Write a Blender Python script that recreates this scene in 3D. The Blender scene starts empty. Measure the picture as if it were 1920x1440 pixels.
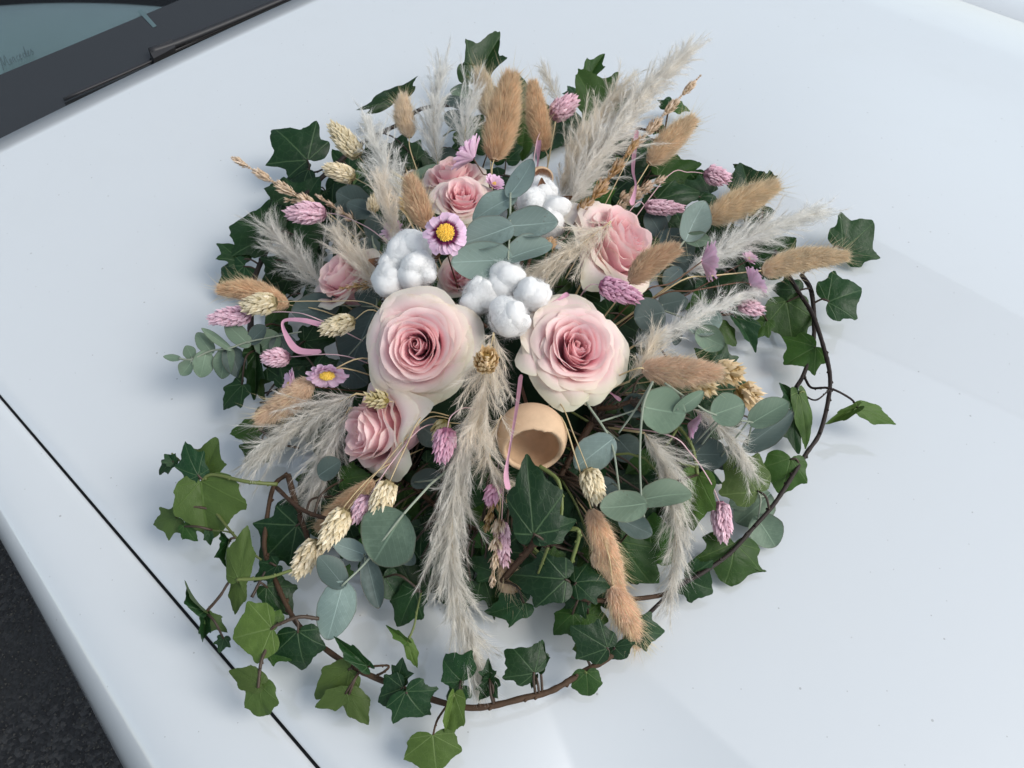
import bpy, math, random
import numpy as np
from math import sin, cos, pi, radians

rng = np.random.default_rng(11)
random.seed(5)
scene = bpy.context.scene
C = scene.collection

# ------------------------------------------------------------------ camera, sky, sun, exposure
ZH = 0.95            # height of the bonnet above the road
TH = radians(38.0)   # camera tilt from straight down
FPX = 1507.0         # focal length in photo pixels (1920 wide)
HC = 0.59            # camera height above the bonnet
cam_d = bpy.data.cameras.new("camera")
cam_d.sensor_width = 36.0
cam_d.lens = 36.0 * FPX / 1920.0
cam_d.clip_start = 0.01
cam_d.clip_end = 500.0
cam = bpy.data.objects.new("camera", cam_d)
C.objects.link(cam)
cam.location = (0, 0, ZH + HC)
cam.rotation_euler = (TH, 0, 0)
scene.camera = cam

SUN_EL, SUN_AZ = radians(45), radians(108)
world = bpy.data.worlds.new("World")
scene.world = world
world.use_nodes = True
wn = world.node_tree
wn.nodes.clear()
sky = wn.nodes.new("ShaderNodeTexSky")
sky.sky_type = 'NISHITA'
sky.sun_disc = False
sky.sun_elevation = SUN_EL
sky.sun_rotation = SUN_AZ
sky.air_density = 1.0
sky.dust_density = 1.2
sky.ozone_density = 1.0
bg = wn.nodes.new("ShaderNodeBackground")
bg.inputs["Strength"].default_value = 0.13
wo = wn.nodes.new("ShaderNodeOutputWorld")
hs = wn.nodes.new("ShaderNodeHueSaturation")      # an overcast sky is paler than a clear one
hs.inputs["Saturation"].default_value = 0.50
hs.inputs["Hue"].default_value = 0.484
wn.links.new(sky.outputs[0], hs.inputs["Color"])
wn.links.new(hs.outputs[0], bg.inputs[0])
wn.links.new(bg.outputs[0], wo.inputs[0])

sun_d = bpy.data.lights.new("sun", 'SUN')
sun_d.energy = 1.45
sun_d.angle = radians(30)
sun_d.color = (1.0, 0.96, 0.9)
sun = bpy.data.objects.new("sun", sun_d)
C.objects.link(sun)
# direction towards the sun (sky rotation 0 = +Y, clockwise seen from above)
sd = (sin(SUN_AZ) * cos(SUN_EL), cos(SUN_AZ) * cos(SUN_EL), sin(SUN_EL))
from mathutils import Vector
sun.rotation_euler = Vector(sd).to_track_quat('Z', 'Y').to_euler()

vs = scene.view_settings
vs.view_transform = 'Standard'
vs.look = 'None'
vs.exposure = 0.60
vs.gamma = 1.0
scene.render.engine = 'CYCLES'
scene.cycles.use_denoising = True
scene.cycles.max_bounces = 8
scene.cycles.diffuse_bounces = 6
scene.cycles.use_adaptive_sampling = True
scene.cycles.adaptive_threshold = 0.02
scene.cycles.transparent_max_bounces = 12

# ------------------------------------------------------------------ geometry helpers
RIGHT = np.array([1.0, 0, 0])
UPS = np.array([0, cos(TH), sin(TH)])
TOCAM = np.array([0, -sin(TH), cos(TH)])
UPW = np.array([0, 0, 1.0])
CAMP = np.array([0, 0, ZH + HC])


def nrm(v):
    v = np.asarray(v, float)
    return v / (np.linalg.norm(v) + 1e-12)


def nrms(v):
    return v / (np.linalg.norm(v, axis=1, keepdims=True) + 1e-12)


def tpx(px, py, z):
    """metres per photo pixel of a point seen at px, py that stands z metres above the bonnet"""
    return (HC - z) / (FPX * cos(TH) - (720 - py) * sin(TH))


def P(px, py, z=0.0):
    t = tpx(px, py, z)
    return np.array([(px - 960) * t, (FPX * sin(TH) + (720 - py) * cos(TH)) * t, ZH + z])


def ray(px, py):
    return nrm(RIGHT * (px - 960) + UPS * (720 - py) - TOCAM * FPX)


def P_plane(px, py, p0, n):
    d = ray(px, py)
    return CAMP + d * (np.dot(np.asarray(p0) - CAMP, n) / np.dot(d, n))


def seg(bx, by, z, tx, ty, off=0.0, zmin=0.006):
    """a segment from a pixel at height z to another pixel, lying square to the view unless it would cut the bonnet"""
    b = P(bx, by, z)
    t = tpx(bx, by, z)
    e = b + t * ((tx - bx) * RIGHT - (ty - by) * UPS) + off * TOCAM
    if e[2] < ZH + zmin:
        e = P(tx, ty, zmin)
    return b, e


def frame(axis, hint=None):
    a = nrm(axis)
    h = np.array([0.13, 0.31, 0.94]) if hint is None else np.asarray(hint, float)
    x = np.cross(h, a)
    if np.linalg.norm(x) < 1e-4:
        x = np.cross(np.array([1.0, 0, 0]), a)
    x = nrm(x)
    y = np.cross(a, x)
    return x, y, a


def spline(pts, n):
    pts = [np.asarray(p, float) for p in pts]
    if len(pts) == 2:
        return np.array([pts[0] + (pts[1] - pts[0]) * i / (n - 1) for i in range(n)])
    pp = [2 * pts[0] - pts[1]] + pts + [2 * pts[-1] - pts[-2]]
    out = []
    m = len(pts) - 1
    for i in range(n):
        s = i / (n - 1) * m
        k = min(int(s), m - 1)
        u = s - k
        a, b, c, d = pp[k:k + 4]
        out.append(0.5 * (2 * b + (c - a) * u + (2 * a - 5 * b + 4 * c - d) * u * u + (3 * b - a - 3 * c + d) * u ** 3))
    return np.array(out)


def make_mesh(name, V, F, uv=None, attrs=None, smooth=True):
    """V (n,3); F (m,3) or (m,4) array, or a list of such arrays"""
    me = bpy.data.meshes.new(name)
    Fs = F if isinstance(F, list) else [F]
    Fs = [np.asarray(f, dtype=np.int32) for f in Fs if len(f)]
    V = np.asarray(V, dtype=np.float32)
    me.vertices.add(len(V))
    me.vertices.foreach_set("co", V.ravel())
    loops = np.concatenate([f.ravel() for f in Fs])
    sizes = np.concatenate([np.full(len(f), f.shape[1], np.int32) for f in Fs])
    starts = np.concatenate([[0], np.cumsum(sizes)[:-1]]).astype(np.int32)
    me.loops.add(len(loops))
    me.loops.foreach_set("vertex_index", loops)
    me.polygons.add(len(sizes))
    me.polygons.foreach_set("loop_start", starts)
    me.update(calc_edges=True)
    me.polygons.foreach_set("use_smooth", np.full(len(sizes), bool(smooth)))
    if uv is not None:
        l = me.uv_layers.new(name="UVMap")
        l.data.foreach_set("uv", np.asarray(uv, np.float32)[loops].ravel())
    if attrs:
        for k, a in attrs.items():
            at = me.attributes.new(k, 'FLOAT', 'POINT')
            at.data.foreach_set("value", np.asarray(a, np.float32))
    me.validate()
    return me


ORI = {}


def thing(name, loc, label, cat, group=None):
    o = bpy.data.objects.new(name, None)
    o.empty_display_size = 0.01
    C.objects.link(o)
    o.location = tuple(loc)
    ORI[o] = np.asarray(loc, float)
    o["label"] = label
    o["category"] = cat
    o["kind"] = "thing"
    if group:
        o["group"] = group
    return o


def obj(name, V, F, mat, parent=None, origin=None, uv=None, attrs=None, smooth=True, kind=None, label=None):
    V = np.asarray(V, float)
    if origin is None:
        origin = V[0]
    origin = np.asarray(origin, float)
    me = make_mesh(name, V - origin, F, uv, attrs, smooth)
    me.materials.append(mat)
    o = bpy.data.objects.new(name, me)
    C.objects.link(o)
    ORI[o] = origin
    if parent is not None:
        o.parent = parent
        o.location = tuple(origin - ORI[parent])
    else:
        o.location = tuple(origin)
    if kind:
        o["kind"] = kind
    if label:
        o["label"] = label
    return o


def join(parts):
    """parts: list of (V, F) with F one array; joins into (V, [F...])"""
    Vs, Fs, k = [], [], 0
    for V, F in parts:
        for f in (F if isinstance(F, list) else [F]):
            if len(f):
                Fs.append(np.asarray(f) + k)
        Vs.append(np.asarray(V))
        k += len(V)
    tri = [f for f in Fs if f.shape[1] == 3]
    qd = [f for f in Fs if f.shape[1] == 4]
    out = []
    if tri:
        out.append(np.concatenate(tri))
    if qd:
        out.append(np.concatenate(qd))
    return np.concatenate(Vs), out


def grid_faces(nu, nv, wrap=False):
    F = []
    for j in range(nv - 1):
        for i in range(nu if wrap else nu - 1):
            a = j * nu + i
            b = j * nu + (i + 1) % nu
            F.append((a, b, b + nu, a + nu))
    return np.array(F, np.int32)


def tube(pts, r0, r1=None, sides=6, n=None, wob=0.0):
    n = n or max(2, 6 * (len(pts) - 1))
    c = spline(pts, n)
    r1 = r0 if r1 is None else r1
    t = np.gradient(c, axis=0)
    t = nrms(t)
    x = np.cross(t, np.array([0.21, 0.37, 0.9]))
    x = nrms(x)
    y = np.cross(t, x)
    V = []
    for i in range(n):
        r = r0 + (r1 - r0) * i / (n - 1)
        r *= 1 + wob * rng.normal()
        for k in range(sides):
            a = 2 * pi * k / sides
            V.append(c[i] + r * (cos(a) * x[i] + sin(a) * y[i]))
    F = grid_faces(sides, n, True)
    V = np.array(V)
    V = np.concatenate([V, c[:1], c[-1:]])
    m = n * sides
    caps = [(m, (k + 1) % sides, k) for k in range(sides)] + [(m + 1, m - sides + k, m - sides + (k + 1) % sides) for k in range(sides)]
    return V, [F, np.array(caps, np.int32)]


def fibres(p, d, L, w, bend=None, wob=0.15):
    """thin tapered blades: p, d (n,3), L, w (n,)"""
    n = len(p)
    L = np.broadcast_to(L, (n,))[:, None]
    w = np.broadcast_to(w, (n,))[:, None]
    d = nrms(d)
    s = nrms(np.cross(d, rng.normal(size=(n, 3))))
    if bend is None:
        bend = np.zeros((n, 3))
    bend = bend + rng.normal(size=(n, 3)) * wob
    p1 = p + d * L * 0.5 + bend * L * 0.22
    p2 = p + d * L * 0.92 + bend * L * 0.85
    V = np.stack([p - s * w, p + s * w, p1 - s * w * .75, p1 + s * w * .75, p2], 1).reshape(-1, 3)
    b = np.arange(n)[:, None] * 5
    T = np.array([[0, 1, 3], [0, 3, 2], [2, 3, 4]])
    F = (b[:, :, None] + T[None]).reshape(-1, 3)
    return V, F


def scales(p, d, out, L, w, k):
    """keeled bracts: base p, direction d, outward vector out"""
    n = len(p)
    d = nrms(d)
    s = nrms(np.cross(d, out))
    o = nrms(np.cross(s, d))
    L = np.broadcast_to(L, (n,))[:, None]
    w = np.broadcast_to(w, (n,))[:, None]
    m = p + d * L * 0.45
    V = np.stack([p, m - s * w, m + s * w, m + o * w * k, p + d * L], 1).reshape(-1, 3)
    b = np.arange(n)[:, None] * 5
    T = np.array([[0, 3, 1], [0, 2, 3], [1, 3, 4], [3, 2, 4]])
    F = (b[:, :, None] + T[None]).reshape(-1, 3)
    return V, F


# ------------------------------------------------------------------ materials
def new_mat(name):
    m = bpy.data.materials.new(name)
    m.use_nodes = True
    nt = m.node_tree
    nt.nodes.clear()
    out = nt.nodes.new("ShaderNodeOutputMaterial")
    return m, nt, out


class NT:
    def __init__(s, nt):
        s.nt = nt

    def n(s, t, **kw):
        x = s.nt.nodes.new(t)
        for k, v in kw.items():
            setattr(x, k, v)
        return x

    def l(s, a, b):
        s.nt.links.new(a, b)

    def inp(s, sock, v):
        if hasattr(v, "is_output"):
            s.l(v, sock)
        else:
            sock.default_value = v

    def math(s, op, a, b=None, c=None, clamp=False):
        x = s.n("ShaderNodeMath", operation=op, use_clamp=clamp)
        s.inp(x.inputs[0], a)
        if b is not None:
            s.inp(x.inputs[1], b)
        if c is not None:
            s.inp(x.inputs[2], c)
        return x.outputs[0]

    def mix(s, f, a, b, blend='MIX'):
        x = s.n("ShaderNodeMix", data_type='RGBA', blend_type=blend)
        s.inp(x.inputs[0], f)
        s.inp(x.inputs[6], a if hasattr(a, "is_output") else (*a, 1))
        s.inp(x.inputs[7], b if hasattr(b, "is_output") else (*b, 1))
        return x.outputs[2]

    def ramp(s, v, a, b, smooth=True):
        x = s.n("ShaderNodeMapRange", interpolation_type='SMOOTHSTEP' if smooth else 'LINEAR')
        s.inp(x.inputs[0], v)
        x.inputs[1].default_value = a
        x.inputs[2].default_value = b
        return x.outputs[0]

    def noise(s, scale, detail=3, vec=None, out=0, rough=0.5):
        x = s.n("ShaderNodeTexNoise")
        x.inputs["Scale"].default_value = scale
        x.inputs["Detail"].default_value = detail
        x.inputs["Roughness"].default_value = rough
        if vec is not None:
            s.l(vec, x.inputs["Vector"])
        return x.outputs[out]

    def obj_vec(s):
        return s.n("ShaderNodeTexCoord").outputs["Object"]

    def rand(s):
        return s.n("ShaderNodeObjectInfo").outputs["Random"]

    def bump(s, h, strength, dist):
        x = s.n("ShaderNodeBump")
        x.inputs["Strength"].default_value = strength
        x.inputs["Distance"].default_value = dist
        s.l(h, x.inputs["Height"])
        return x.outputs[0]

    def vary(s, col, amount=0.3, hue=0.02, seed=None):
        r = s.rand()
        hsv = s.n("ShaderNodeHueSaturation")
        s.inp(hsv.inputs["Color"], col)
        v = s.math('MULTIPLY_ADD', r, amount, 1 - amount / 2)
        s.l(v, hsv.inputs["Value"])
        r2 = s.math('FRACT', s.math('MULTIPLY', r, 17.3))
        s.l(s.math('MULTIPLY_ADD', r2, hue, 0.5 - hue / 2), hsv.inputs["Hue"])
        return hsv.outputs[0]

    def principled(s, col, rough=0.5, spec=0.5, normal=None, **kw):
        b = s.n("ShaderNodeBsdfPrincipled")
        s.inp(b.inputs["Base Color"], col if hasattr(col, "is_output") else (*col, 1))
        s.inp(b.inputs["Roughness"], rough)
        b.inputs["Specular IOR Level"].default_value = spec
        for k, v in kw.items():
            s.inp(b.inputs[k.replace("_", " ")], v)
        if normal is not None:
            s.l(normal, b.inputs["Normal"])
        return b.outputs[0]

    def with_translucent(s, bsdf, col, f):
        t = s.n("ShaderNodeBsdfTranslucent")
        s.inp(t.inputs[0], col if hasattr(col, "is_output") else (*col, 1))
        m = s.n("ShaderNodeMixShader")
        m.inputs[0].default_value = f
        s.l(bsdf, m.inputs[1])
        s.l(t.outputs[0], m.inputs[2])
        return m.outputs[0]


def mat_simple(name, col, rough=0.6, spec=0.3, var=0.15, noise=(60, 0.25), bump=None, transl=0.0, hue=0.01):
    m, nt, out = new_mat(name)
    g = NT(nt)
    v = g.obj_vec()
    c = g.vary(tuple(col) + (1,), var, hue) if var else None
    if c is None:
        rgb = g.n("ShaderNodeRGB")
        rgb.outputs[0].default_value = (*col, 1)
        c = rgb.outputs[0]
    if noise:
        nz = g.noise(noise[0], 4, v)
        d = tuple(x * (1 - noise[1]) for x in (1, 1, 1))
        c = g.mix(nz, c, g.mix(1.0, c, d, 'MULTIPLY'))
    nrmal = None
    if bump:
        nrmal = g.bump(g.noise(bump[0], 4, v), bump[1], bump[2])
    b = g.principled(c, rough, spec, nrmal)
    if transl:
        b = g.with_translucent(b, c, transl)
    g.l(b, out.inputs[0])
    return m


def mat_ivy(name, top, under, vein, vein_amt=1.0, rough=0.42):
    m, nt, out = new_mat(name)
    g = NT(nt)
    uv = g.n("ShaderNodeUVMap").outputs[0]
    sep = g.n("ShaderNodeSeparateXYZ")
    g.l(uv, sep.inputs[0])
    x, y = sep.outputs[0], sep.outputs[1]
    wv = g.noise(9, 2, uv)
    off = g.math('MULTIPLY_ADD', wv, 0.03, -0.015)
    xx = g.math('ADD', x, off)
    total = None
    for dx, dy, w in ((0, 1, .015), (.80, .60, .012), (-.80, .60, .012), (.99, .06, .010), (-.99, .06, .010)):
        c = g.math('ABSOLUTE', g.math('SUBTRACT', g.math('MULTIPLY', xx, dy), g.math('MULTIPLY', y, dx)))
        s = g.math('ADD', g.math('MULTIPLY', x, dx), g.math('MULTIPLY', y, dy))
        line = g.math('SUBTRACT', 1.0, g.ramp(c, w * 0.3, w * 1.7))
        line = g.math('MULTIPLY', line, g.ramp(s, -0.005, 0.02))
        line = g.math('MULTIPLY', line, g.math('SUBTRACT', 1.0, g.math('MULTIPLY', g.ramp(s, 0.2, 1.0, False), 0.6)))
        total = line if total is None else g.math('MAXIMUM', total, line)
    vo = g.n("ShaderNodeTexVoronoi", feature='DISTANCE_TO_EDGE')
    vo.inputs["Scale"].default_value = 6.5
    g.l(uv, vo.inputs["Vector"])
    net = g.math('MULTIPLY', g.math('SUBTRACT', 1.0, g.ramp(vo.outputs[0], 0.0, 0.055)), 0.2)
    total = g.math('MAXIMUM', total, net)
    nz = g.noise(5, 4, uv)
    base = g.vary(g.mix(nz, top, tuple(c * 1.7 for c in top)), 0.55, 0.03)
    # a few brownish blemishes
    bl = g.ramp(g.noise(3.2, 2, g.obj_vec()), 0.72, 0.8)
    base = g.mix(g.math('MULTIPLY', bl, 0.5), base, (0.06, 0.045, 0.02))
    topc = g.mix(g.math('MULTIPLY', total, vein_amt), base, vein)
    und = g.vary(g.mix(nz, under, tuple(c * 0.75 for c in under)), 0.35, 0.02)
    undc = g.mix(g.math('MULTIPLY', total, 0.35), und, tuple(min(1, c * 1.6) for c in under))
    geo = g.n("ShaderNodeNewGeometry")
    col = g.mix(geo.outputs["Backfacing"], topc, undc)
    h = g.math('ADD', g.math('MULTIPLY', total, -0.6), g.math('MULTIPLY', g.noise(14, 3, uv), 0.5))
    bmp = g.bump(h, 0.45, 0.0012)
    ro = g.math('MULTIPLY_ADD', nz, 0.25, rough - 0.14)
    b = g.principled(col, ro, 0.26, bmp)
    b = g.with_translucent(b, g.mix(0.5, col, (0.10, 0.20, 0.02)), 0.12)
    g.l(b, out.inputs[0])
    return m


def mat_euc(name, col, dark):
    m, nt, out = new_mat(name)
    g = NT(nt)
    uv = g.n("ShaderNodeUVMap").outputs[0]
    sep = g.n("ShaderNodeSeparateXYZ")
    g.l(uv, sep.inputs[0])
    ax = g.math('ABSOLUTE', sep.outputs[0])
    y = sep.outputs[1]
    mid = g.math('SUBTRACT', 1.0, g.ramp(ax, 0.004, 0.024))
    mid = g.math('MULTIPLY', mid, g.math('SUBTRACT', 1.0, g.math('MULTIPLY', y, 0.75)))
    f = g.math('FRACT', g.math('MULTIPLY', g.math('SUBTRACT', y, g.math('MULTIPLY', ax, 0.9)), 7.0))
    sidev = g.math('SUBTRACT', 1.0, g.ramp(g.math('ABSOLUTE', g.math('SUBTRACT', f, 0.5)), 0.01, 0.07))
    nz = g.noise(4, 4, g.obj_vec())
    nf = g.noise(120, 3, g.obj_vec())
    c = g.vary(g.mix(g.ramp(nz, 0.3, 0.7), col, dark), 0.3, 0.04)
    c = g.mix(g.math('MULTIPLY', nf, 0.25), c, tuple(x * 0.6 for x in col))
    vc = tuple(min(1, x * 1.5 + 0.03) for x in col)
    c = g.mix(g.math('MULTIPLY', mid, 0.75), c, vc)
    c = g.mix(g.math('MULTIPLY', sidev, 0.14), c, vc)
    sp = g.n("ShaderNodeTexVoronoi")
    sp.inputs["Scale"].default_value = 240
    g.l(g.obj_vec(), sp.inputs["Vector"])
    spot = g.math('MULTIPLY', g.math('LESS_THAN', sp.outputs[0], 0.16), g.ramp(g.noise(60, 2, g.obj_vec()), 0.5, 0.7))
    c = g.mix(g.math('MULTIPLY', spot, 0.5), c, (0.10, 0.07, 0.04))
    ed = g.n("ShaderNodeAttribute", attribute_name="edge").outputs["Fac"]
    c = g.mix(g.math('MULTIPLY', g.ramp(ed, 0.90, 1.0), 0.45), c, (0.10, 0.07, 0.045))
    bloom = g.ramp(g.noise(28, 5, g.obj_vec(), rough=0.7), 0.48, 0.68)
    c = g.mix(g.math('MULTIPLY', bloom, 0.30), c, tuple(min(1, x * 1.55 + .04) for x in col))
    bmp = g.bump(g.math('ADD', mid, g.math('MULTIPLY', sidev, 0.3)), 0.3, 0.0008)
    b = g.principled(c, 0.55, 0.35, bmp)
    b = g.with_translucent(b, c, 0.12)
    g.l(b, out.inputs[0])
    return m


def mat_rose():
    m, nt, out = new_mat("rose_petal")
    g = NT(nt)
    uv = g.n("ShaderNodeUVMap").outputs[0]
    sep = g.n("ShaderNodeSeparateXYZ")
    g.l(uv, sep.inputs[0])
    u, v = sep.outputs[0], sep.outputs[1]
    at = g.n("ShaderNodeAttribute", attribute_name="layer")
    lay = at.outputs["Fac"]
    streak = g.n("ShaderNodeMapping")
    streak.inputs["Scale"].default_value = (30, 1.5, 1)
    g.l(uv, streak.inputs[0])
    sn = g.noise(3, 4, streak.outputs[0])
    pink = (0.99, 0.62, 0.69)
    pale = (0.98, 0.70, 0.735)
    cream = (0.94, 0.87, 0.79)
    greenish = (0.74, 0.77, 0.52)
    body = g.mix(g.ramp(lay, 0.2, 1.05), pink, pale)
    body = g.mix(g.math('MULTIPLY', sn, 0.22), body, pale)
    rimf = g.ramp(g.math('ADD', v, g.math('MULTIPLY_ADD', sn, 0.2, -0.1)), 0.62, 1.04)
    rimf = g.math('MULTIPLY', rimf, g.math('MULTIPLY_ADD', lay, 0.6, 0.4))
    c = g.mix(rimf, body, cream)
    gr = g.math('MULTIPLY', g.ramp(g.math('ADD', v, g.math('MULTIPLY_ADD', g.noise(5, 3, g.obj_vec()), 0.6, -0.3)), 0.84, 1.08), g.ramp(lay, 0.45, 0.9))
    c = g.mix(g.math('MULTIPLY', gr, 0.6), c, greenish)
    # outer petals are creamy towards their base as well
    bs = g.math('MULTIPLY', g.math('SUBTRACT', 1.0, g.ramp(v, 0.05, 0.45)), g.ramp(lay, 0.7, 1.0))
    c = g.mix(g.math('MULTIPLY', bs, 0.5), c, cream)
    br = g.math('MULTIPLY', g.ramp(v, 0.93, 1.0), g.ramp(g.noise(90, 3, g.obj_vec()), 0.52, 0.72))
    c = g.mix(g.math('MULTIPLY', br, 0.45), c, (0.62, 0.48, 0.30))
    c = g.vary(c, 0.08, 0.012)
    h = g.math('ADD', g.math('MULTIPLY', sn, 0.6), g.math('MULTIPLY', g.noise(60, 3, g.obj_vec()), 0.5))
    bmp = g.bump(h, 0.25, 0.0008)
    b = g.principled(c, 0.6, 0.25, bmp, Sheen_Weight=0.08)
    tc = g.mix(0.25, c, (0.98, 0.55, 0.55))
    b = g.with_translucent(b, tc, 0.42)
    g.l(b, out.inputs[0])
    return m


def mat_fibre(name, col, var=0.25, transl=0.35):
    m, nt, out = new_mat(name)
    g = NT(nt)
    nz = g.noise(90, 3, g.obj_vec())
    c = g.vary(g.mix(g.ramp(nz, 0.3, 0.7), col, tuple(x * 0.82 for x in col)), var, 0.01)
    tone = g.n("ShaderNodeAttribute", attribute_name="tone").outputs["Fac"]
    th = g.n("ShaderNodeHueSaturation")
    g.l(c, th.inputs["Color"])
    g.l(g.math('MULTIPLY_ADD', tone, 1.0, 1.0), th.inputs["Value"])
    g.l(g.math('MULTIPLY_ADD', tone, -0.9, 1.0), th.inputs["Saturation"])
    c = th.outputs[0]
    b = g.principled(c, 0.6, 0.25)
    b = g.with_translucent(b, c, transl)
    g.l(b, out.inputs[0])
    return m


def mat_daisy():
    m, nt, out = new_mat("daisy_petal")
    g = NT(nt)
    uv = g.n("ShaderNodeUVMap").outputs[0]
    sep = g.n("ShaderNodeSeparateXYZ")
    g.l(uv, sep.inputs[0])
    v = sep.outputs[1]
    ring = g.n("ShaderNodeAttribute", attribute_name="ring").outputs["Fac"]
    st = g.n("ShaderNodeMapping")
    st.inputs["Scale"].default_value = (9, 1, 1)
    g.l(uv, st.inputs[0])
    sn = g.noise(2.5, 3, st.outputs[0])
    lil = g.vary((0.82, 0.55, 0.71, 1), 0.2, 0.02)
    c = g.mix(g.ramp(sn, 0.45, 0.75), lil, (0.86, 0.76, 0.84))
    c = g.mix(g.math('MULTIPLY', g.ramp(v, 0.75, 1.0), 0.5), c, (0.85, 0.62, 0.80))
    dk = g.math('MULTIPLY', g.math('SUBTRACT', 1.0, g.ramp(g.math('ADD', v, g.math('MULTIPLY', sn, 0.15)), 0.52, 0.74)), ring)
    c = g.mix(dk, c, (0.16, 0.012, 0.075))
    b = g.principled(c, 0.55, 0.3)
    b = g.with_translucent(b, c, 0.25)
    g.l(b, out.inputs[0])
    return m


def mat_paint():
    m, nt, out = new_mat("white_car_paint")
    g = NT(nt)
    v = g.obj_vec()
    # dust specks with a shape of their own
    vo = g.n("ShaderNodeTexVoronoi", voronoi_dimensions='2D')
    vo.inputs["Scale"].default_value = 34
    vo.inputs["Randomness"].default_value = 1.0
    g.l(v, vo.inputs["Vector"])
    r = g.n("ShaderNodeSeparateColor")
    g.l(vo.outputs["Color"], r.inputs[0])
    size = g.math('MULTIPLY_ADD', g.math('POWER', r.outputs[0], 6.0), 0.022, 0.015)
    speck = g.math('MULTIPLY', g.math('LESS_THAN', vo.outputs["Distance"], size), g.math('GREATER_THAN', r.outputs[1], 0.55))
    c = g.mix(g.math('MULTIPLY', speck, 0.5), (0.625, 0.650, 0.662), (0.20, 0.19, 0.18))
    smear = g.ramp(g.noise(7, 5, v, rough=0.65), 0.45, 0.75)
    c = g.mix(g.math('MULTIPLY', smear, 0.06), c, (0.48, 0.48, 0.46))
    ro = g.math('MULTIPLY_ADD', smear, 0.10, 0.30)
    b = g.principled(c, ro, 0.5, None, Coat_Weight=1.0, Coat_Roughness=0.012, Coat_IOR=2.0)
    g.l(b, out.inputs[0])
    return m


def mat_asphalt():
    m, nt, out = new_mat("asphalt")
    g = NT(nt)
    v = g.obj_vec()
    vo = g.n("ShaderNodeTexVoronoi")
    vo.inputs["Scale"].default_value = 130
    g.l(v, vo.inputs["Vector"])
    sc = g.n("ShaderNodeSeparateColor")
    g.l(vo.outputs["Color"], sc.inputs[0])
    c = g.mix(g.ramp(sc.outputs[0], 0.3, 1.0), (0.018, 0.018, 0.020), (0.055, 0.054, 0.055))
    c = g.mix(g.ramp(g.noise(3, 4, v), 0.4, 0.7), c, (0.03, 0.03, 0.031))
    h = g.math('ADD', g.math('MULTIPLY', vo.outputs["Distance"], -1.0), g.noise(60, 4, v))
    b = g.principled(c, 0.8, 0.4, g.bump(h, 0.9, 0.006))
    g.l(b, out.inputs[0])
    return m


def mat_glass():
    m, nt, out = new_mat("windscreen_glass")
    g = NT(nt)
    fr = g.n("ShaderNodeFresnel")
    fr.inputs[0].default_value = 1.52
    tr = g.n("ShaderNodeBsdfTransparent")
    tr.inputs[0].default_value = (0.85, 0.92, 0.92, 1)
    gl = g.n("ShaderNodeBsdfGlossy")
    gl.inputs["Roughness"].default_value = 0.01
    mx = g.n("ShaderNodeMixShader")
    g.l(fr.outputs[0], mx.inputs[0])
    g.l(tr.outputs[0], mx.inputs[1])
    g.l(gl.outputs[0], mx.inputs[2])
    g.l(mx.outputs[0], out.inputs[0])
    return m


M = {}
M['paint'] = mat_paint()
M['asphalt'] = mat_asphalt()
M['chip'] = mat_simple("stone_chip", (0.13, 0.125, 0.115), 0.8, 0.3, 0.0, (400, 0.8))
M['rubber'] = mat_simple("black_rubber", (0.022, 0.022, 0.024), 0.5, 0.4, 0, None)
M['frit'] = mat_simple("black_ceramic_band", (0.017, 0.019, 0.021), 0.04, 0.8, 0, None)
M['glass'] = mat_glass()
M['dash'] = mat_simple("dashboard", (0.17, 0.21, 0.225), 0.8, 0.2, 0, (20, 0.15))
M['notch'] = mat_simple("clear_notch", (0.07, 0.11, 0.12), 0.1, 0.5, 0, None)
M['ink'] = mat_simple("etched_lettering", (0.05, 0.075, 0.085), 0.6, 0.2, 0, None)
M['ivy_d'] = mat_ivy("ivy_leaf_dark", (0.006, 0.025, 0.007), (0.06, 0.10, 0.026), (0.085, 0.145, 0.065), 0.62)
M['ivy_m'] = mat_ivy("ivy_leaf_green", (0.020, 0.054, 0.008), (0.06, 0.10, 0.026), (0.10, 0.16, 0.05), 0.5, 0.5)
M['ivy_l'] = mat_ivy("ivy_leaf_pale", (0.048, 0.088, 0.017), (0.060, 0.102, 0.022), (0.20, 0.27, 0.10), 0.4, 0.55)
M['petiole'] = mat_simple("ivy_petiole", (0.055, 0.035, 0.022), 0.5, 0.4, 0.4)
M['petiole_g'] = mat_simple("green_petiole", (0.13, 0.16, 0.045), 0.5, 0.4, 0.3)
M['bark'] = mat_simple("vine_bark", (0.085, 0.048, 0.028), 0.7, 0.25, 0.2, (180, 0.6), (300, 0.6, 0.001))
M['bark_dark'] = mat_simple("dark_vine_bark", (0.030, 0.020, 0.016), 0.6, 0.3, 0.2, (180, 0.5), (300, 0.5, 0.001))
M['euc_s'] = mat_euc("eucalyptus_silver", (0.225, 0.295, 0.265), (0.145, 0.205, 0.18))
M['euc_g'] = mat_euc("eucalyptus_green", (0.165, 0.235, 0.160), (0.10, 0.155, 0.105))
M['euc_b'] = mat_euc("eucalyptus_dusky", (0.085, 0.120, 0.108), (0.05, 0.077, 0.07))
M['euc_stem'] = mat_simple("eucalyptus_stem", (0.30, 0.34, 0.26), 0.6, 0.3, 0.2)
M['rose'] = mat_rose()
M['rose_green'] = mat_simple("rose_calyx", (0.07, 0.12, 0.035), 0.5, 0.3, 0.2)
M['tail_tan'] = mat_fibre("bunny_tail_tan", (0.91, 0.74, 0.53))
M['tail_brown'] = mat_fibre("bunny_tail_brown", (0.78, 0.57, 0.38))
M['tail_pale'] = mat_fibre("bunny_tail_pale", (0.90, 0.78, 0.62))
M['tail_peach'] = mat_fibre("bunny_tail_peach", (0.93, 0.72, 0.53))
M['awn'] = mat_fibre("awn", (0.72, 0.60, 0.38))
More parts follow.
